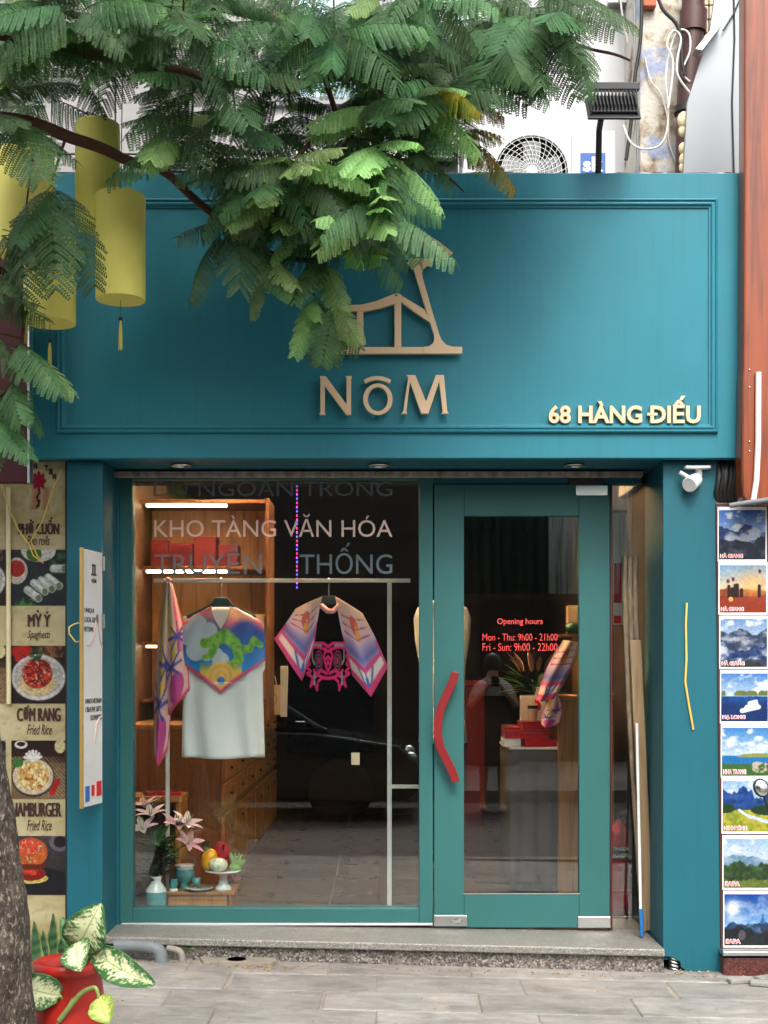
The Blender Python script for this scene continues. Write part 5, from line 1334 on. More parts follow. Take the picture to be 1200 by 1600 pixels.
# low stand with the offering
stand = thing('display_stand', (PX(316,.3), .35, IZF), 'low oak display stand behind the glass', 'stand')
SZ = PZ(1394,.25)
MB().box(PX(258,.25), PX(366,.25), .25, .52, SZ-.016, SZ).build('top', M_wood, stand, .003)
MB().box(PX(262,.25), PX(355,.25), .262, .51, IZF, SZ-.0165).build('body', M_wood, stand, .003)
MB().box(PX(357,.25), PX(362,.25), .262, .51, IZF, SZ-.0165).build('leg', M_wood, stand, .003)
def pot(name, x, Y, z, prof, mat, label, cat_, trim=None):
    o = thing(name, (PX(x,Y), Y, z), label, cat_); MB().lathe((PX(x,Y), Y, z), prof, 28).build('body', mat, o)
    if trim: MB().lathe((PX(x,Y), Y, z), trim, 28).build('trim', M_ceram_w, o)
    return o
k = 1/300.
vz = IZF
vs_ = pot('flower_vase', 244, .22, vz, [(.028,0),(.040,.02),(.052,.08),(.055,.14)], M_ceram_t, 'white and turquoise ceramic vase holding pink lilies', 'vase', [(.0548,.1405),(.050,.155),(.034,.175),(.025,.190),(.026,.205),(.034,.22),(.030,.22),(.022,.2)])
pot('incense_bowl', 288, .38, SZ, [(.024,.0),(.026,.02),(.024,.03),(.050,.052),(.056,.075),(.050,.1)], M_ceram_t, 'turquoise incense bowl with white rim on the low stand', 'bowl', [(.048,.101),(.046,.112),(.054,.118),(.052,.124),(.044,.12),(.0,.108)])
pot('lidded_jar', 271, .30, SZ, [(.018,.012),(.022,.03),(.022,.062)], M_ceram_t, 'small lidded turquoise jar beside the rack post', 'jar', [(.024,.0),(.02,.0118),(.019,.0125)])
pot('teacup', 307, .34, SZ+.022, [(.020,.0),(.022,.012),(.022,.04),(.018,.04)], M_ceram_t, 'small turquoise cup behind the patterned saucer', 'cup', [(.024,-.022),(.026,-.016),(.02,-.002)])
dish = thing('patterned_saucer', (PX(310,.3), .3, SZ), 'saucer of dried petals with brown rim on the stand', 'saucer')
MB().lathe((PX(311,.29), .29, SZ), [(.03,0),(.045,.006),(.075,.018),(.072,.02),(.04,.012),(0,.01)], 32).build('plate', M_ceram_w, dish)
rng = random.Random(2); mm = MB()
for i in range(60):
    a, r_ = rng.uniform(0,6.28), rng.uniform(0,.06); mm.obox(Vector((PX(311,.29)+r_*math.cos(a), .29+r_*math.sin(a), SZ+.02+rng.uniform(0,.012))), .016, .006, .003, Matrix.Rotation(rng.uniform(0,3),3,'Z') @ Matrix.Rotation(rng.uniform(-.6,.6),3,'X'))
tag(mm.build('petals', pmat('dried_petal', H('6a6048'), .5, 40, .8), dish), kind='stuff')
cs = thing('cake_stand', (PX(350,.34), .34, SZ), 'white footed ceramic dish piled with fruit', 'dish')
cz = PZ(1362,.34)-SZ
MB().lathe((PX(349,.34), .34, SZ), [(.042,0),(.044,.012),(.026,.03),(.022,cz-.02),(.05,cz-.008),(.098,cz+.006),(.096,cz+.010),(.0,cz)], 36).build('dish', M_ceram_w, cs)
FZ = SZ+cz
def fruit(name, x, y, Y, rx, rz, mat, label, rot=None, extra=None):
    o = thing(name, P(x,y,Y), label, 'fruit'); MB().ball(P(x,y,Y), rx, rx*.95, rz, 20, 14, rot).build('flesh', mat, o)
    if extra: extra(o)
    return o
fruit('mango', 327, 1343, .35, .042, .058, pmat('mango_skin', H('e0a92a'), .12, 9, .35), 'yellow mango at the left of the fruit dish', Matrix.Rotation(R(20),3,'Y'))
def drg(o):
    rng = random.Random(6)
    for i in range(5): MB().obox(P(345+rng.uniform(-8,8), 1322+rng.uniform(-3,10), .34), .014, .004, .03, Matrix.Rotation(rng.uniform(-.8,.8),3,'Y')).build('scale_tip', pmat('dragon_tip', H('8a2a3a'), .1, 9, .5) if i == 0 else MATS['dragon_tip'], o)
fruit('dragon_fruit', 347, 1331, .38, .044, .052, pmat('dragon_skin', H('b51a30'), .2, 8, .4), 'red dragon fruit at the top of the fruit dish', None, drg)
gourd = thing('white_melon', P(341,1352,.28), 'ribbed pale melon at the front of the fruit dish', 'fruit')
m = MB(); n_, m_n = 48, 14; vs = []; c = P(341,1351,.29)
for i in range(m_n+1):
    th = math.pi*i/m_n
    for kk in range(n_):
        a = 2*math.pi*kk/n_; r_ = .047*(1+.06*math.cos(a*10)); vs.append((c.x+r_*math.sin(th)*math.cos(a), c.y+r_*math.sin(th)*math.sin(a), c.z-.036*math.cos(th)))
m.add(vs, [(i*n_+kk, i*n_+(kk+1)%n_, (i+1)*n_+(kk+1)%n_, (i+1)*n_+kk) for i in range(m_n) for kk in range(n_)], True).build('flesh', pmat('melon_skin', H('d3d6bc'), .1, 9, .4), gourd)
per = thing('persimmon', P(322,1327,.38), 'dark green capped fruit behind the mango', 'fruit'); MB().ball(P(322,1328,.38), .026, .026, .022).build('flesh', pmat('olive_skin', H('4d5a34'), .2, 12, .5), per)
for i in range(4): MB().obox(P(318+i*3,1320-(i%2)*4,.37), .02, .004, .012, Matrix.Rotation(R(-40+27*i),3,'Y')).build('cap_leaf', M_plantd, per)
bud = thing('fingered_citron', P(372,1360,.32), 'yellow green fingered citron at the right of the fruit dish', 'fruit')
rng = random.Random(12); cb_ = P(368,1355,.33)
MB().ball(cb_, .034, .03, .026, 14, 10).build('flesh', M_plantl, bud)
for i in range(17):
    a = rng.uniform(-.5,1.1); d = Vector((math.sin(a)*1.0, rng.uniform(-.7,.4), math.cos(a)*.9)).normalized(); L3 = rng.uniform(.05,.08)
    MB().tube([cb_, cb_+d*L3*.55, cb_+d*L3+Vector((0,0,.008))], [.012,.009,.003], 7).build('finger', M_plantl, bud)
pch = tag(MB().ball(P(369,1372,.4), .022, .022, .02).build('peach', pmat('peach_skin', H('b05a48'), .2, 9, .6)), 'dull pink peach on the stand behind the footed dish', 'fruit')
# lilies
lil = thing('lily_bouquet', (PX(244,.22), .22, vz+.25), 'bouquet of pink lilies with dark leaves in the turquoise vase', 'flowers')
top = Vector((PX(244,.22), .22, vz+.212)); rng = random.Random(21)
M_lily = pmat('lily_petal', H('d8b3b6'), .2, 20, .55, c2=H('e9d3d2')); M_lily2 = pmat('lily_petal_pink', H('bb7f93'), .25, 20, .55, c2=H('e0b9c0'))
def blade(m, base, d, L3, w, curl, up=Vector((0,0,1)), n=6):
    d = d.normalized(); s = d.cross(up); s = s.normalized() if s.length > 1e-4 else Vector((1,0,0)); nn = s.cross(d); vs = []
    for i in range(n+1):
        t = i/n; p = base + d*L3*t + nn*(-curl*L3*t*t); ww = w*math.sin(math.pi*min(1,t*.92+.06))**.8
        vs += [p - s*ww + nn*ww*.3, p - nn*0, p + s*ww + nn*ww*.3]
    m.add(vs, [q for i in range(n) for q in ((i*3, i*3+1, i*3+4, i*3+3), (i*3+1, i*3+2, i*3+5, i*3+4))], True)
for (x, y, Y, mt) in ((226,1262,.28,M_lily2),(224,1298,.16,M_lily),(236,1276,.22,M_lily),(276,1292,.2,M_lily2),(290,1290,.22,M_lily),(292,1320,.18,M_lily2)):
    c = P(x,y,Y); st3 = MB().tube(cat([top, top.lerp(c,.6)+Vector((0,0,.03)), c], 5), .003, 5).build('stem', M_plantd, lil)
    ax = (c-top).normalized()+Vector((0,-.35,.2)); ax.normalize(); s1 = ax.orthogonal().normalized(); s2 = ax.cross(s1)
    for kk in range(6):
        a = kk*math.pi/3; m = MB(); blade(m, c, (ax*.75+(s1*math.cos(a)+s2*math.sin(a))*.85), .095, .018, .35, ax); m.build('petal', mt, lil)
    st_m = MB()
    for kk in range(5):
        a = kk*1.26; e = c+ax*.075+(s1*math.cos(a)+s2*math.sin(a))*.02; st_m.tube([c, e], .0012, 4)
    tag(st_m.build('stamens', M_plantl, lil), kind='stuff')
for kk in range(85):
    a = rng.uniform(0,6.28); h_ = rng.uniform(.0,.2); m = MB(); b = top+Vector((rng.uniform(-.03,.03), rng.uniform(-.03,.03), h_-.03)); blade(m, b, Vector((math.cos(a)*1.1, math.sin(a)*.8, rng.uniform(.2,1.2))), rng.uniform(.08,.15), .021, rng.uniform(.1,.5)); m.build('leaf', M_plantd, lil)
# sticker on the glass, chain of tiny lights, far mannequin
tag(MB().pbox(549, 562, 1176, 1195, .0145, .016).build('price_tag', M_kraft), 'small beige square tag stuck inside the display glass', 'tag')
led = thing('light_string', P(464, 915, 3.0), 'vertical string of tiny blue and red lights at the back', 'lights')
for kk in range(34):
    y = 700+kk*6.6; cl = ('4a5aff','ff2a50','c03aff')[kk%3]
    if 'led_'+cl not in MATS: t = NT('led_'+cl); t.bsdf(H(cl), .5, emit=H(cl), estr=1.6)
    MB().ball(P(464,y,3.0), .006, .006, .009, 6, 4).build('bulb', MATS['led_'+cl], led)
MB().tube([P(464,690,3.005), P(464,920,3.005)], .003, 5).build('wire', M_cable, led)

# ---- right half, behind the door
tb = thing('display_table', (PX(850,1.2), 1.3, IZF), 'table under a dark grey floor length cloth behind the door', 'table')
TX0, TX1, TZ = PX(797,1.05), PX(908,1.05), PZ(1171,1.05)
grid('cloth', lambda u, v: (TX0 + u*(TX1-TX0), 1.05 - .012*math.sin(u*26)*(1-v)**.5 - .008, IZF+.01+v*(TZ-IZF-.01)), 60, 8, pmat('grey_cloth', H('4d494c'), .12, 9, .85), tb, None, .003)
MB().box(TX0, TX1, 1.06, 1.7, IZF+.05, TZ-.002).build('body', M_dark, tb); MB().box(TX0-.005, TX1, 1.035, 1.71, TZ, TZ+.012).build('top', M_white, tb, .003)
TT = TZ+.013
def red_box(xa, xb, Y, z, h, lab, rz=0): 
    o = thing('red_gift_box', (PX((xa+xb)/2,Y), Y, z), lab, 'box', 'red boxes on the table'); w = PX(xb,Y)-PX(xa,Y)
    MB().obox(Vector((PX((xa+xb)/2,Y), Y+.1, z+h*.35)), w, .2, h*.7, Matrix.Rotation(rz,3,'Z')).build('base', M_red, o, .002)
    MB().obox(Vector((PX((xa+xb)/2,Y), Y+.1, z+h*.86)), w+.006, .206, h*.26, Matrix.Rotation(rz,3,'Z')).build('lid', M_red, o, .002)
red_box(818, 868, 1.08, TT, .045, 'flat red gift box at the bottom of the pile on the table', .1)
red_box(812, 862, 1.1, TT+.046, .048, 'red gift box in the middle of the pile on the table', -.08)
red_box(815, 853, 1.1, TT+.096, .05, 'red gift box on top of the pile on the table', .05)
red_box(789, 812, 1.08, TT+.05, .065, 'open red box jutting over the table edge')
tag(MB().box(PX(787,1.08), PX(814,1.08), 1.09, 1.27, TT, TT+.049).build('white_card_box', M_white, None, .003), 'white card box under the jutting red box on the table', 'box')
bagw = thing('paper_bag', (PX(835,1.4), 1.4, TT), 'white paper gift bag with a red print behind the red boxes', 'bag')
MB().box(PX(814,1.4), PX(854,1.4), 1.4, 1.48, TT, PZ(1087,1.4)).build('body', pmat('cream_bag_paper', H('d6cbb8'), .08, 9, .7), bagw, .003)
for xx, yy, rr in ((839,1096,4),(841,1104,5),(836,1110,3)): MB().ball(P(xx,yy,1.399), rr/270, .002, rr/270*1.4, 10, 6).build('print', M_red, bagw)
for dy_ in (0, .07): MB().tube([(PX(838,1.4),1.41+dy_*.9,PZ(1088,1.4)),(PX(842,1.4),1.41+dy_,PZ(1074,1.4)),(PX(850,1.4),1.41+dy_,PZ(1074,1.4)),(PX(852,1.4),1.41+dy_*.9,PZ(1088,1.4))], .0025, 5).build('handle', M_white, bagw)
cup = thing('tumbler', (PX(832,1.3), 1.3, TT+.147), 'cream tumbler with black band on the red boxes', 'cup')
cz0 = TT+.147
MB().lathe((PX(833,1.18), 1.2, cz0), [(.024,0),(.03,.07)], 20).build('body', M_kraft, cup); MB().lathe((PX(833,1.18), 1.2, cz0), [(.0305,.0702),(.031,.09)], 20).build('band', M_black, cup); MB().lathe((PX(833,1.18), 1.2, cz0), [(.03,.0902),(.028,.1),(0,.102)], 20).build('lid', M_kraft, cup)
cabr = thing('oak_counter', (PX(890,1.0), 1.2, IZF), 'oak counter side standing behind the door stile', 'counter')
MB().box(PX(873,.98), PX(960,.98), .98, 1.034, IZF, PZ(1095,.98)).build('panel', M_wood, cabr, .003); MB().box(PX(868,.98), PX(962,.98), .97, 1.6, PZ(1094.8,.98), PZ(1087,.98)).build('top', M_wood, cabr, .003)
MB().box(PX(912,1.6), IXR-.01, 1.72, 2.1, IZF, 1.65).build('tall_side', M_woodd, cabr, .003)
MB().box(PX(875,1.75), PX(940,1.75), 1.75, 1.9, PZ(990,1.75)-.02, PZ(990,1.75)).build('ledge', M_woodd, cabr, .003)
tag(MB().pbox(888, 906, 946, 989, 1.76, 1.86).build('card_carton', M_kraft, None, .003), 'cream carton on the ledge behind the door stile', 'box')
tag(MB().lathe((PX(897,1.7), 1.77, PZ(990,1.75)), [(.03,0),(.045,.02),(.045,.05),(.02,.07),(0,.07)], 18).build('green_bowl', pmat('green_glaze', H('2f6a4a'), .2, 9, .2)), 'small green glazed bowl on the ledge', 'bowl')
drs = thing('draped_scarf', P(870,1090,.93), 'pink and violet scarf draped over the oak counter', 'scarf')
panel_scarf('upper_fall', (880,1000), (905,1004), (838,1094), (846,1096), (868,1090), .4, .90, pink_scarf(.5), drs, .02, 12)
panel_scarf('lower_fall', (862,1088), (872,1088), (846,1132), (852,1138), (874,1130), .5, .93, star_scarf, drs, .01, 9)
pp_ = thing('potted_bromeliad', (PX(835,2.0), 2.0, 1.0), 'bushy green plant with pinkish tips behind the gift bag', 'plant')
pz = PZ(1085,2.0)
MB().lathe((PX(835,2.0), 2.0, pz-.2), [(.07,0),(.09,.2),(.08,.2)], 20).build('pot', M_black, pp_)
rng = random.Random(31)
for kk in range(70):
    a = rng.uniform(0,6.28); m = MB(); blade(m, Vector((PX(835,2.0),2.0,pz)), Vector((math.cos(a), math.sin(a), rng.uniform(.3,1.5))), rng.uniform(.18,.32), .016, rng.uniform(.2,.6)); m.build('leaf', M_plantl if kk%5 == 0 else M_plantd, pp_)
M_flw = pmat('pink_bract', H('c98a78'), .2, 12, .6)
for kk in range(14):
    a = rng.uniform(0,6.28); m = MB(); blade(m, Vector((PX(835,2.0)+.1*math.cos(a),2.0+.1*math.sin(a),pz+.15)), Vector((math.cos(a)*.4, math.sin(a)*.4, 1)), rng.uniform(.1,.18), .015, .3); m.build('bract', M_flw, pp_)
tag(MB().box(PX(835,2.0)-.2, PX(835,2.0)+.3, 1.85, 2.2, IZF, pz-.201).build('plant_plinth', M_woodd, None, .004), 'dark wooden plinth carrying the bushy plant', 'plinth')
redc = thing('red_counter', (PX(735,3.6), 3.6, IZF), 'tall dark red counter deep inside the shop', 'counter')
MB().box(PX(690,4.2), PX(757,4.2), 4.2, 4.7, IZF, PZ(1070,4.2)).build('body', M_dred, redc, .004); MB().box(PX(688,4.2), PX(759,4.2), 4.18, 4.72, PZ(1069.8,4.2), PZ(1064,4.2)).build('top', M_red, redc, .004)
# dress form in white
df = thing('dress_form', (PX(690,2.4), 2.4, IZF), 'white dressed tailor dummy standing behind the window mullion', 'dress form')
MB().tube([(PX(690,2.4),2.4,IZF),(PX(690,2.4),2.4,.9)], .015, 10).build('pole', M_black, df); MB().lathe((PX(690,2.4),2.4,IZF), [(.16,0),(.15,.015),(.02,.03)], 24).build('base', M_black, df)
garment('blouse', 691, [(1160,38),(1090,34),(1040,36),(1000,43),(965,45),(948,38),(938,14)], 2.4, .12, M_shirt, df)
MB().lathe((PX(691,2.4),2.4,PZ(940,2.4)-.03), [(.05,0),(.045,.06),(.0,.08)], 16).build('neck', M_kraft, df)
# fire extinguisher
FYE = .55; fe = thing('fire_extinguisher', (PX(967,FYE), FYE, IZF), 'red powder fire extinguisher behind the side pane', 'extinguisher')
ex = PX(966,FYE); ez = IZF
MB().box(ex-.07, ex+.05, FYE-.06, FYE+.06, ez, ez+.10).build('base_block', M_red, fe, .004)
MB().lathe((ex, FYE, ez+.102), [(.055,0),(.058,.012),(.058,.30),(.048,.33),(.02,.35),(.018,.37)], 24).build('cylinder', M_red, fe)
MB().lathe((ex, FYE, ez+.26), [(.0586,0),(.0586,.07)], 24).build('label_band', M_black, fe)
for s_, z_ in (('DRAGON', .312), ('POWDER', .278)): text('lettering', s_, M_textw, fe, PX(0,0), 0, 0, 0, 0, .001, bold=.02, M=Matrix(((.08,0,0,ex-.036),(0,0,-1,FYE-.0605),(0,.018,0,ez+z_),(0,0,0,1))))
MB().tube([(ex,FYE,ez+.46),(ex,FYE-.005,ez+.50),(ex+.05,FYE-.01,ez+.52)], .010, 8).build('lever', M_black, fe); MB().tube([(ex+.01,FYE-.02,ez+.48),(ex+.07,FYE-.03,ez+.46),(ex+.075,FYE-.03,ez+.3),(ex+.062,FYE-.02,ez+.18)], .008, 8).build('hose', M_black, fe)
# banner strip hung behind the side pane
ban = thing('paper_banner', P(968,975,.5), 'red and white paper banner hung behind the side pane', 'banner')
MB().pbox(958, 977, 800, 976, .5, .503).build('sheet', M_white, ban); 
for y0_, y1_ in ((880,942),(962,974)): MB().pbox(959, 971, y0_, y1_, .497, .4995).build('red_patch', M_red, ban)
MB().pbox(955, 980, 797, 801, .49, .51).build('rod', M_black, ban)
# plank, wrapped bundle and mop pole leaning in the right reveal
zs = zr+.002
def lean(name, pts, Y0, th, mat, lab, cat_): return tag(MB().prism([(PX(x,Y0), PZ(y,Y0)) for x, y in pts], Y0, Y0+th).build(name, mat, None, .003), lab, cat_)
lean('wooden_plank', ((984,1000),(1002,1000),(1022,1452),(1006,1456)), -.06, .02, M_woodp, 'weathered wooden plank leaning against the right reveal', 'plank')
wr = thing('wrapped_bundle', P(985,1010,-.03), 'bundle of clear plastic wrapped battens standing against the side pane', 'bundle')
M_wrap = pmat('plastic_wrap', H('857560'), .35, 26, .25, .1, 0, .9, 40, .02, (1,1,.3))
for xx in (978, 986, 994): MB().tube([P(xx+26,1450,-.025), P(xx+4,1100,-.025), P(xx-2,920,-.028), P(xx-1,870,-.028)], [.012,.013,.014,.012], 8).build('batten', M_wrap, wr)
pole = thing('mop_pole', P(1003,1464,-.2), 'white telescopic pole with a blue end leaning by the side pane', 'pole')
MB().tube([P(995,1130,-.085), P(1001,1420,-.19)], .0075, 10).build('shaft', M_white, pole); MB().tube([P(1001,1420,-.19), P(1002.5,1436,-.195), P(1003.2,1463,-.2)], [.010,.012,.010], 10).build('grip', pmat('blue_plastic', H('1f6aa8'), .1, 9, .4), pole)
# ================================================================== GROUND THINGS
# variegated potted plant by the trunk
PLY = -1.87
pt = thing('potted_dumb_cane', (PX(108,PLY), PLY, GZ(-1.1)), 'variegated cream and green leafed plant in a red pot by the tree', 'plant')
gz = GZ(-1.1)
MB().lathe((PX(108,PLY), PLY, gz), [(.105,0),(.128,.03),(.126,.15),(.112,.285),(.125,.29),(.127,.325),(.118,.328),(.108,.30),(.1,.28)], 36).build('pot', pmat('red_plastic_pot', H('b52a20'), .12, 7, .38), pt)
MB().lathe((PX(108,PLY), PLY, gz+.28), [(0,.012),(.107,.006)], 24).build('soil', pmat('soil', H('3a2c20'), .4, 30, .95, bump=.6, bs=90, bd=.01), pt)
def z6(x, y, Y): return P(x*.28125, 1150+y*.28125, Y)
def varie(seed, pale='dfe2b4', dark='3c6b3a'):
    def fn(u, v):
        d = np.abs(u-.5)*2; n = fbm(u*1.2+v*.6, v*3, 10, seed); rib = fbm(d*.6+v*3.0, v*0+.3, 26, seed+3)
        edge = .60 - .5*(v-.45)**2*2 + (n-.5)*1.3 + (rib-.5)*1.5
        img = lerp(flat(dark, u), flat(pale, u), (edge-d)*5+.5); img = put(img, np.clip((d-.86)*8,0,1), dark); img = put(img, np.clip(1-d/.05,0,1)*.7, '6f8f4a'); return img
    return fn
def leaf(base, tip, width, Yb, Yt, arch, seed, name='leaf', fn=None, cup=.25, lat=None):
    b, t = z6(*base, Yb), z6(*tip, Yt); d = t-b; L3 = d.length; dn = d.normalized()
    s = lat if lat is not None else dn.cross(Vector((0,1,0))).normalized(); nrm = s.cross(dn).normalized()
    if nrm.y > 0: nrm = -nrm
    W_ = width*.28125*(Yb+D)/F/2
    def f_(u, v):
        q = 2*u-1; w = W_*(math.sin(math.pi*min(1,(v*.93+.05)**.8))**.75)*(1 if v < .985 else .5)
        p = b + d*v + nrm*(arch*L3*math.sin(math.pi*v)) + s*(q*w) + nrm*(cup*w*abs(q)**1.5*.6) + nrm*(.03*W_*math.sin(v*24+u*3)*abs(q)); return tuple(p)
    return grid(name, f_, 31, 61, M_leafp, pt, fn or varie(seed), .0015)
leaf((432,1190), (560,930), 250, -1.93, -2.02, .10, 3); leaf((425,1150), (452,1306), 195, -2.0, -2.12, .08, 5)
leaf((522,1195), (862,1380), 185, -1.93, -1.98, .14, 7); leaf((332,1442), (22,1345), 215, -2.0, -2.08, .12, 9)
leaf((548,1455), (610,1592), 165, -2.06, -2.12, .1, 11, fn=varie(11, 'c9cf7a', '7f9a3c'))
leaf((480,1230), (340,1010), 120, -1.85, -1.8, .1, 13, fn=varie(13, '6f9a5a', '2f5a30'))
for pts in (((400,1480,-1.87),(420,1330,-1.9),(432,1190,-1.93)),((400,1480,-1.87),(370,1300,-1.95),(420,1155,-2.0)),((420,1470,-1.87),(470,1290,-1.9),(522,1195,-1.93)),((350,1500,-1.9),(345,1470,-1.97),(334,1444,-2.0)),((330,1580,-2.0),(440,1440,-2.03),(510,1400,-2.05),(535,1405,-2.06),(550,1458,-2.06)),((390,1480,-1.87),(460,1340,-1.85),(480,1232,-1.85)),((300,1640,-1.99),(390,1480,-1.98),(440,1340,-1.95))):
    MB().tube(cat([z6(*p) for p in pts], 6), [.010-.005*i/((len(pts)-1)*6) for i in range((len(pts)-1)*6+1)], 8).build('stem', pmat('pale_stem', H('8ea35c'), .15, 12, .5) if 'pale_stem' not in MATS else MATS['pale_stem'], pt)
sn = thing('snake_plant', (PX(72,-1.6), -1.6, GZ(-1.1)), 'dark banded snake plant in a black pot behind the red pot', 'plant')
MB().lathe((PX(72,-1.6), -1.6, gz), [(.09,0),(.11,.2),(.1,.2)], 24).build('pot', M_black, sn)
def band(u, v): 
    img = lerp(flat('27492c', u), flat('4d7048', u), np.clip((np.sin(v*40+6*fbm(u,v,6,2))*.5+.5),0,1)); return put(img, np.clip((np.abs(u-.5)*2-.72)*9,0,1), '9aa85a')
for k, (bx, tx, ty, w) in enumerate(((62,52,1440,9),(70,66,1455,8),(78,82,1428,9),(86,96,1462,8),(66,40,1480,8),(74,90,1490,7))):
    b = Vector((PX(bx,-1.6), -1.6+.02*k-.05, gz+.18)); t_ = P(tx,ty,-1.62); W_ = w*.0024
    def f_(u, v, b=b, t_=t_, W_=W_): 
        p = b.lerp(t_, v); ww = W_*(1-v**4)*(.7+.5*math.sin(v*2.6)); return (p.x+(2*u-1)*ww, p.y+.02*math.sin(v*3)+.012*(2*u-1)**2, p.z)
    grid('leaf', f_, 11, 30, M_leafp, sn, band, .003)
# pipes at the step
pp1 = thing('drain_elbow', P(245,1505,-.42), 'grey plastic drain elbow beside the granite step', 'pipe')
MB().tube(cat([P(180,1478,-.40), P(215,1478,-.41), P(243,1482,-.42), P(251,1492,-.42), P(252,1512,-.42)], 5), .030, 14).build('elbow', M_pvc, pp1)
MB().tube([P(236,1480,-.418), P(240,1481,-.419)], .034, 14).build('collar', M_pvc, pp1); MB().tube([P(252,1502,-.42), P(252,1515,-.42)], .034, 14).build('socket', M_pvc, pp1)
tag(MB().tube(cat([P(262,1482,-.38), P(275,1484,-.39), P(283,1490,-.395), P(285,1504,-.395)], 4), .016, 12).build('thin_pipe', pmat('weathered_pvc', H('8f8a80'), .2, 9, .6)), 'thin weathered pipe bend beside the larger elbow', 'pipe')
fh = thing('corrugated_hose', P(1052,1515,-.36), 'silver corrugated hose showing in the broken pillar foot', 'hose')
for k in range(6): MB().lathe(P(1052+k*.5,1490+k*5.5,-.345), [(.026,-.005),(.033,0),(.026,.005)], 16, True, (.25,-.2,1)).build('ridge', M_steel, fh)
MB().tube([P(1051,1484,-.343), P(1055,1522,-.343)], .026, 12).build('core', M_black, fh)
pk = thing('cover_board', P(370,1506,-.45), 'broken wooden cover board with an oval hole at the step foot', 'board')
zz = GZ(-.7)+.016
o_pts = [(312,1500),(330,1499),(429,1499),(433,1506),(425,1513),(318,1507)]
Yb0 = [-.36,-.36,-.36,-.42,-.47,-.44]
vs = [(PX(x,Y), Y, zz) for (x,_), Y in zip(o_pts, Yb0)]; n = len(vs)
MB().add([(x,y,zz) for x,y,_ in vs]+[(x,y,zz-.022) for x,y,_ in vs], [tuple(range(n-1,-1,-1)), tuple(range(n,2*n))]+[(i,(i+1)%n,(i+1)%n+n,i+n) for i in range(n)]).build('plate', pmat('grey_board', H('8d8475'), .25, 12, .8), pk, .002)
MB().lathe((PX(370,-.40), -.40, zz+.0012), [(0,0),(.045,0)], 20, False).build('hole', M_rubber, pk)
wd = thing('weed_sprout', P(298,1480,-.36), 'small green weed growing at the step edge', 'plant')
rng = random.Random(14)
for k in range(9):
    m = MB(); a = rng.uniform(0,6.28); blade(m, P(292,1486,-.36)+Vector((rng.uniform(-.01,.01),0,0)), Vector((math.cos(a), -abs(math.sin(a))*.6, .7)), rng.uniform(.03,.055), .007, .4); m.build('leaf', M_plantl, wd)
# rubble and dry litter along the step and in the joints
rng = random.Random(40); lit = MB()
for k in range(420):
    if k < 160: x = rng.uniform(-1.2,1.3); Y = -.40-.1*(x+1.2)/2.5-abs(rng.gauss(0,.03))
    elif k < 230: x = rng.gauss(-.55,.10); Y = -.50+rng.gauss(0,.03)
    elif k < 290: x = rng.gauss(1.45,.12); Y = -.42+rng.gauss(0,.05)
    else: x = rng.uniform(-1.6,1.8); Y = rng.uniform(-1.5,-.45)
    s_ = rng.uniform(.002,.007) if k < 290 else rng.uniform(.0015,.0045)
    lit.obox(Vector((x, Y, GZ(x)+.003+s_*.3)), s_*rng.uniform(1,3), s_*1.2, s_*.7, Matrix.Rotation(rng.uniform(0,3),3,'Z') @ Matrix.Rotation(rng.uniform(-.4,.4),3,'X'))
tag(lit.build('litter', pmat('dry_litter', H('8a7350'), .5, 60, .9, c2=H('c2ab84'))), 'dry leaf crumbs and grit along the step and paving', 'litter', kind='stuff')
bk = thing('broken_paver', P(1160,1512,-.5), 'broken paving pieces at the foot of the brown plinth', 'stone')
for (x, y, a) in ((1150,1528,.2),(1180,1534,-.3),(1195,1524,.5)):
    q = Vector((PX(x,-.5), -.5-.01*(y-1520), GZ(1.4)+.006)); MB().obox(q, .12, .05, .02, Matrix.Rotation(a,3,'Z') @ Matrix.Rotation(.06,3,'X')).build('piece', M_slab, bk, .004)

# ================================================================== THE STREET BEHIND THE VIEWER (seen in the glass)
ob = thing('opposite_house', (0,-14,0), 'dark shop house across the street', 'building')
M_opp = pmat('opposite_plaster', H('5c544c'), .3, 2, .9); M_oppd = pmat('opposite_shutter', H('2c2926'), .2, 4, .7)
MB().box(-9, 1.7, -15, -14, -.1, 6.0).build('wall', M_opp, ob); MB().box(1.701, 9, -15, -14, -.1, 4.0).build('wall', M_opp, ob)
for x in (-6.5, -3.4, -.3, 2.8, 5.9):
    s_ = MB().box(x-1.3, x+1.3, -13.99, -13.94, 0, 2.5).build('shutter', M_oppd, ob)
    for k in range(8): MB().box(x-1.28, x+1.28, -13.94, -13.925, .1+k*.3, .35+k*.3).build('slat', M_oppd, s_)
def transl():
    t = NT('translucent_sheet'); v = t.map(); st = t.noise(t.map((9,.2,.2)), 2.0, 2); cc = t.ramp(st, [(.52, H('e8efec')), (.57, H('5fb09f')), (.62, H('e8efec'))])
    d = t.n("ShaderNodeBsdfDiffuse"); tr = t.n("ShaderNodeBsdfTranslucent"); t.l(cc, d.inputs[0]); t.l(cc, tr.inputs[0])
    mx = t.n("ShaderNodeMixShader"); mx.inputs[0].default_value = .15; t.l(d.outputs[0], mx.inputs[1]); t.l(tr.outputs[0], mx.inputs[2]); t.l(mx.outputs[0], t.out.inputs[0]); return t.m
aw = thing('corrugated_awning', (2.8,-12.5,2.6), 'pale striped corrugated hoarding above the opposite shop', 'awning')
grid('sheet', lambda u, v: (2.36+u*3.2, -12.3+.03*math.sin(u*3.2*40), 2.5+v*2.3), 260, 3, transl(), aw, None, .004)
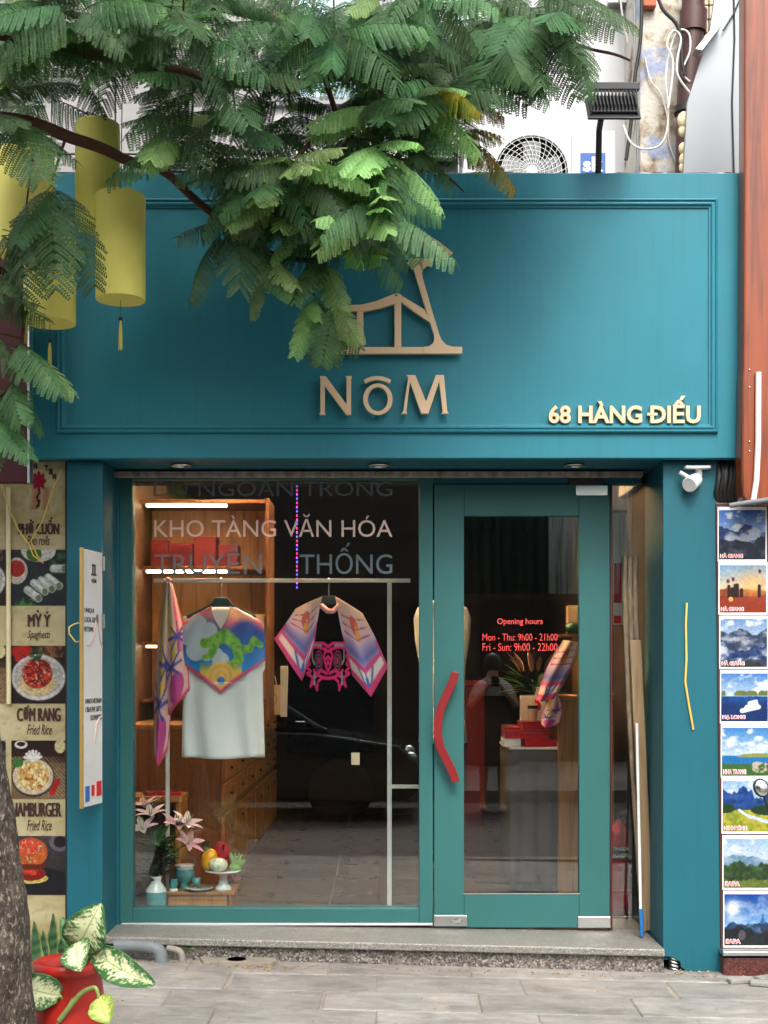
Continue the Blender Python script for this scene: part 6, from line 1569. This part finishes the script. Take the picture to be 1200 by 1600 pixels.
grid('shaded_sheet', lambda u, v: (1.1+u*1.25, -12.3+.03*math.sin(u*1.25*40), 2.5+v*2.3), 100, 3, pmat('shaded_sheet_colour', H('3f5450'), .3, 2, .8, stretch=(6,6,.4)), aw, None, .004)  # dark colour stands for the shaded left part of the same sheet
for x in (1.05, 5.6): MB().tube([(x,-12.36,-.02),(x,-12.36,4.8)], .03, 8).build('post', M_steel, aw)
cr = thing('parked_car', (-1.6,-7.75,-.16), 'dark parked car across the street reflected in the display glass', 'car')
M_carp = pmat('black_car_paint', H('17191c'), .1, 3, .25, .05, 0, .02, 30, .002, coat=.8)
cx0, cw, CYc = .4, .82, -7.75
def side(pts, w0, w1, name, mat, par, y=-7.75):
    """car shell: side outline (x,z,half width factor)"""
    n = len(pts); vs = [(cx0-x, y-w0*k, z-.16) for x,z,k in pts]+[(cx0-x, y+w0*k, z-.16) for x,z,k in pts]
    return MB().add(vs, [tuple(range(n)), tuple(range(2*n-1,n-1,-1))]+[(i, i+n, (i+1)%n+n, (i+1)%n) for i in range(n)]).build(name, mat, par, .05, 3)
body = side([(0,.35,.9),(.02,.6,.92),(.25,.78,.97),(1.15,.92,1),(3.6,.95,1),(4.1,.85,.95),(4.2,.4,.92),(4.1,.22,.95),(.15,.22,.95)], cw, cw, 'body', M_carp, cr)
cab = side([(.95,.93,.92),(1.75,1.42,.76),(2.9,1.45,.76),(3.75,.96,.92)], cw, cw, 'cabin', glass('car_glass', .1, (.1,.12,.12,1)), cr)
MB().box(cx0-2.95, cx0-1.7, CYc-.6, CYc+.6, 1.24, 1.27).build('roof', M_carp, cr, .02)
for x in (.85, 3.4):
    for s_ in (-1, 1):
        w_ = MB().lathe((cx0-x, CYc+s_*.74, .16), [(.2,-.1),(.32,-.1),(.335,-.06),(.335,.06),(.32,.1),(.2,.1)], 24, True, (0,1,0)).build('wheel', M_rubber, cr); MB().lathe((cx0-x, CYc+s_*.745, .16), [(0,.102*s_),(.2,.1*s_)], 20, True, (0,1,0)).build('rim', M_black, w_)
for s_ in (-1, 1): MB().ball((cx0-.12, CYc+s_*.62, .5), .08, .12, .06, 12, 8).build('headlight', M_chrome, cr)
MB().obox(Vector((cx0-1.25, CYc+.9, .83)), .12, .16, .1, Matrix.Identity(3)).build('side_mirror', M_carp, cr, .02)

# a passer-by on the road, seen only as a reflection in the door
pe = thing('person', (1.2,-8.0,-.16), 'person in a dark grey dress with pale collar holding up a phone across the road', 'person')
def skinned(name, verts, edges, rad, mat, par, root=0, sub=2):
    me = bpy.data.meshes.new(name); me.from_pydata(verts, edges, []); o = link(name, me, par); me.materials.append(mat)
    sk = o.modifiers.new('skin', 'SKIN')
    for i, r_ in enumerate(rad): me.skin_vertices[0].data[i].radius = (r_, r_)
    me.skin_vertices[0].data[root].use_root = True; sk.use_smooth_shade = True
    ss = o.modifiers.new('sub', 'SUBSURF'); ss.levels = sub; ss.render_levels = sub; return o
bx, by, bz0 = 1.2, -8.0, -.16
pv = [(0,0,.95),(0,0,1.1),(0,0,1.3),(0,0,1.42),(0,0,1.5),(0,.01,1.58),(0,.0,1.68),   # 0 pelvis..6 head top
      (-.1,0,.88),(-.1,.01,.48),(-.1,-.01,.09),(-.11,.12,.04), (.1,0,.88),(.1,.01,.48),(.1,-.01,.09),(.11,.12,.04),
      (-.17,0,1.38),(-.26,.06,1.16),(-.09,.26,1.36),(-.05,.30,1.42), (.17,0,1.38),(.26,.06,1.16),(.09,.26,1.36),(.05,.30,1.42)]
pe_e = [(0,1),(1,2),(2,3),(3,4),(4,5),(5,6),(0,7),(7,8),(8,9),(9,10),(0,11),(11,12),(12,13),(13,14),(3,15),(15,16),(16,17),(17,18),(3,19),(19,20),(20,21),(21,22)]
pr = [.14,.12,.14,.08,.05,.085,.075,.085,.055,.035,.03,.085,.055,.035,.03,.055,.04,.028,.022,.055,.04,.028,.022]
M_skin = pmat('skin', H('c08f74'), .08, 9, .5)
skinned('body', [(bx+x, by+y, bz0+z) for x,y,z in pv], pe_e, pr, M_skin, pe)
M_dress = pmat('dark_grey_dress', H('33383a'), .15, 9, .85)
MB().lathe((bx,by,bz0), [(.30,.52),(.27,.7),(.2,.98),(.17,1.08),(.2,1.28),(.19,1.38),(.09,1.46)], 28).build('dress', M_dress, pe)
MB().lathe((bx,by,bz0), [(.24,1.28),(.21,1.36),(.1,1.475),(.09,1.475)], 24).build('collar', pmat('pale_collar', H('9a9fa0'), .1, 9, .8), pe)
MB().ball((bx,by-.02,bz0+1.63), .105, .115, .125, 16, 12).build('hair', M_black, pe)
for s_ in (-1,1): MB().ball((bx+.105*s_, by+.06, bz0+.045), .045, .12, .045, 12, 8).build('shoe', M_white, pe)
for s_ in (-1,1):
    for kk in range(4): MB().tube([(bx+.05*s_, by+.30, bz0+1.41+.018*kk), (bx+.028*s_, by+.335, bz0+1.415+.018*kk), (bx+.008*s_, by+.34, bz0+1.41+.018*kk)], .008, 6).build('finger', M_skin, pe)
    MB().tube([(bx+.05*s_, by+.29, bz0+1.40), (bx+.035*s_, by+.30, bz0+1.37), (bx+.015*s_, by+.325, bz0+1.375)], .009, 6).build('thumb', M_skin, pe)
ph = tag(MB().box(bx-.04, bx+.04, by+.342, by+.35, bz0+1.38, bz0+1.5).build('phone', M_black, None, .006), 'black phone held up in both hands by the person', 'phone')
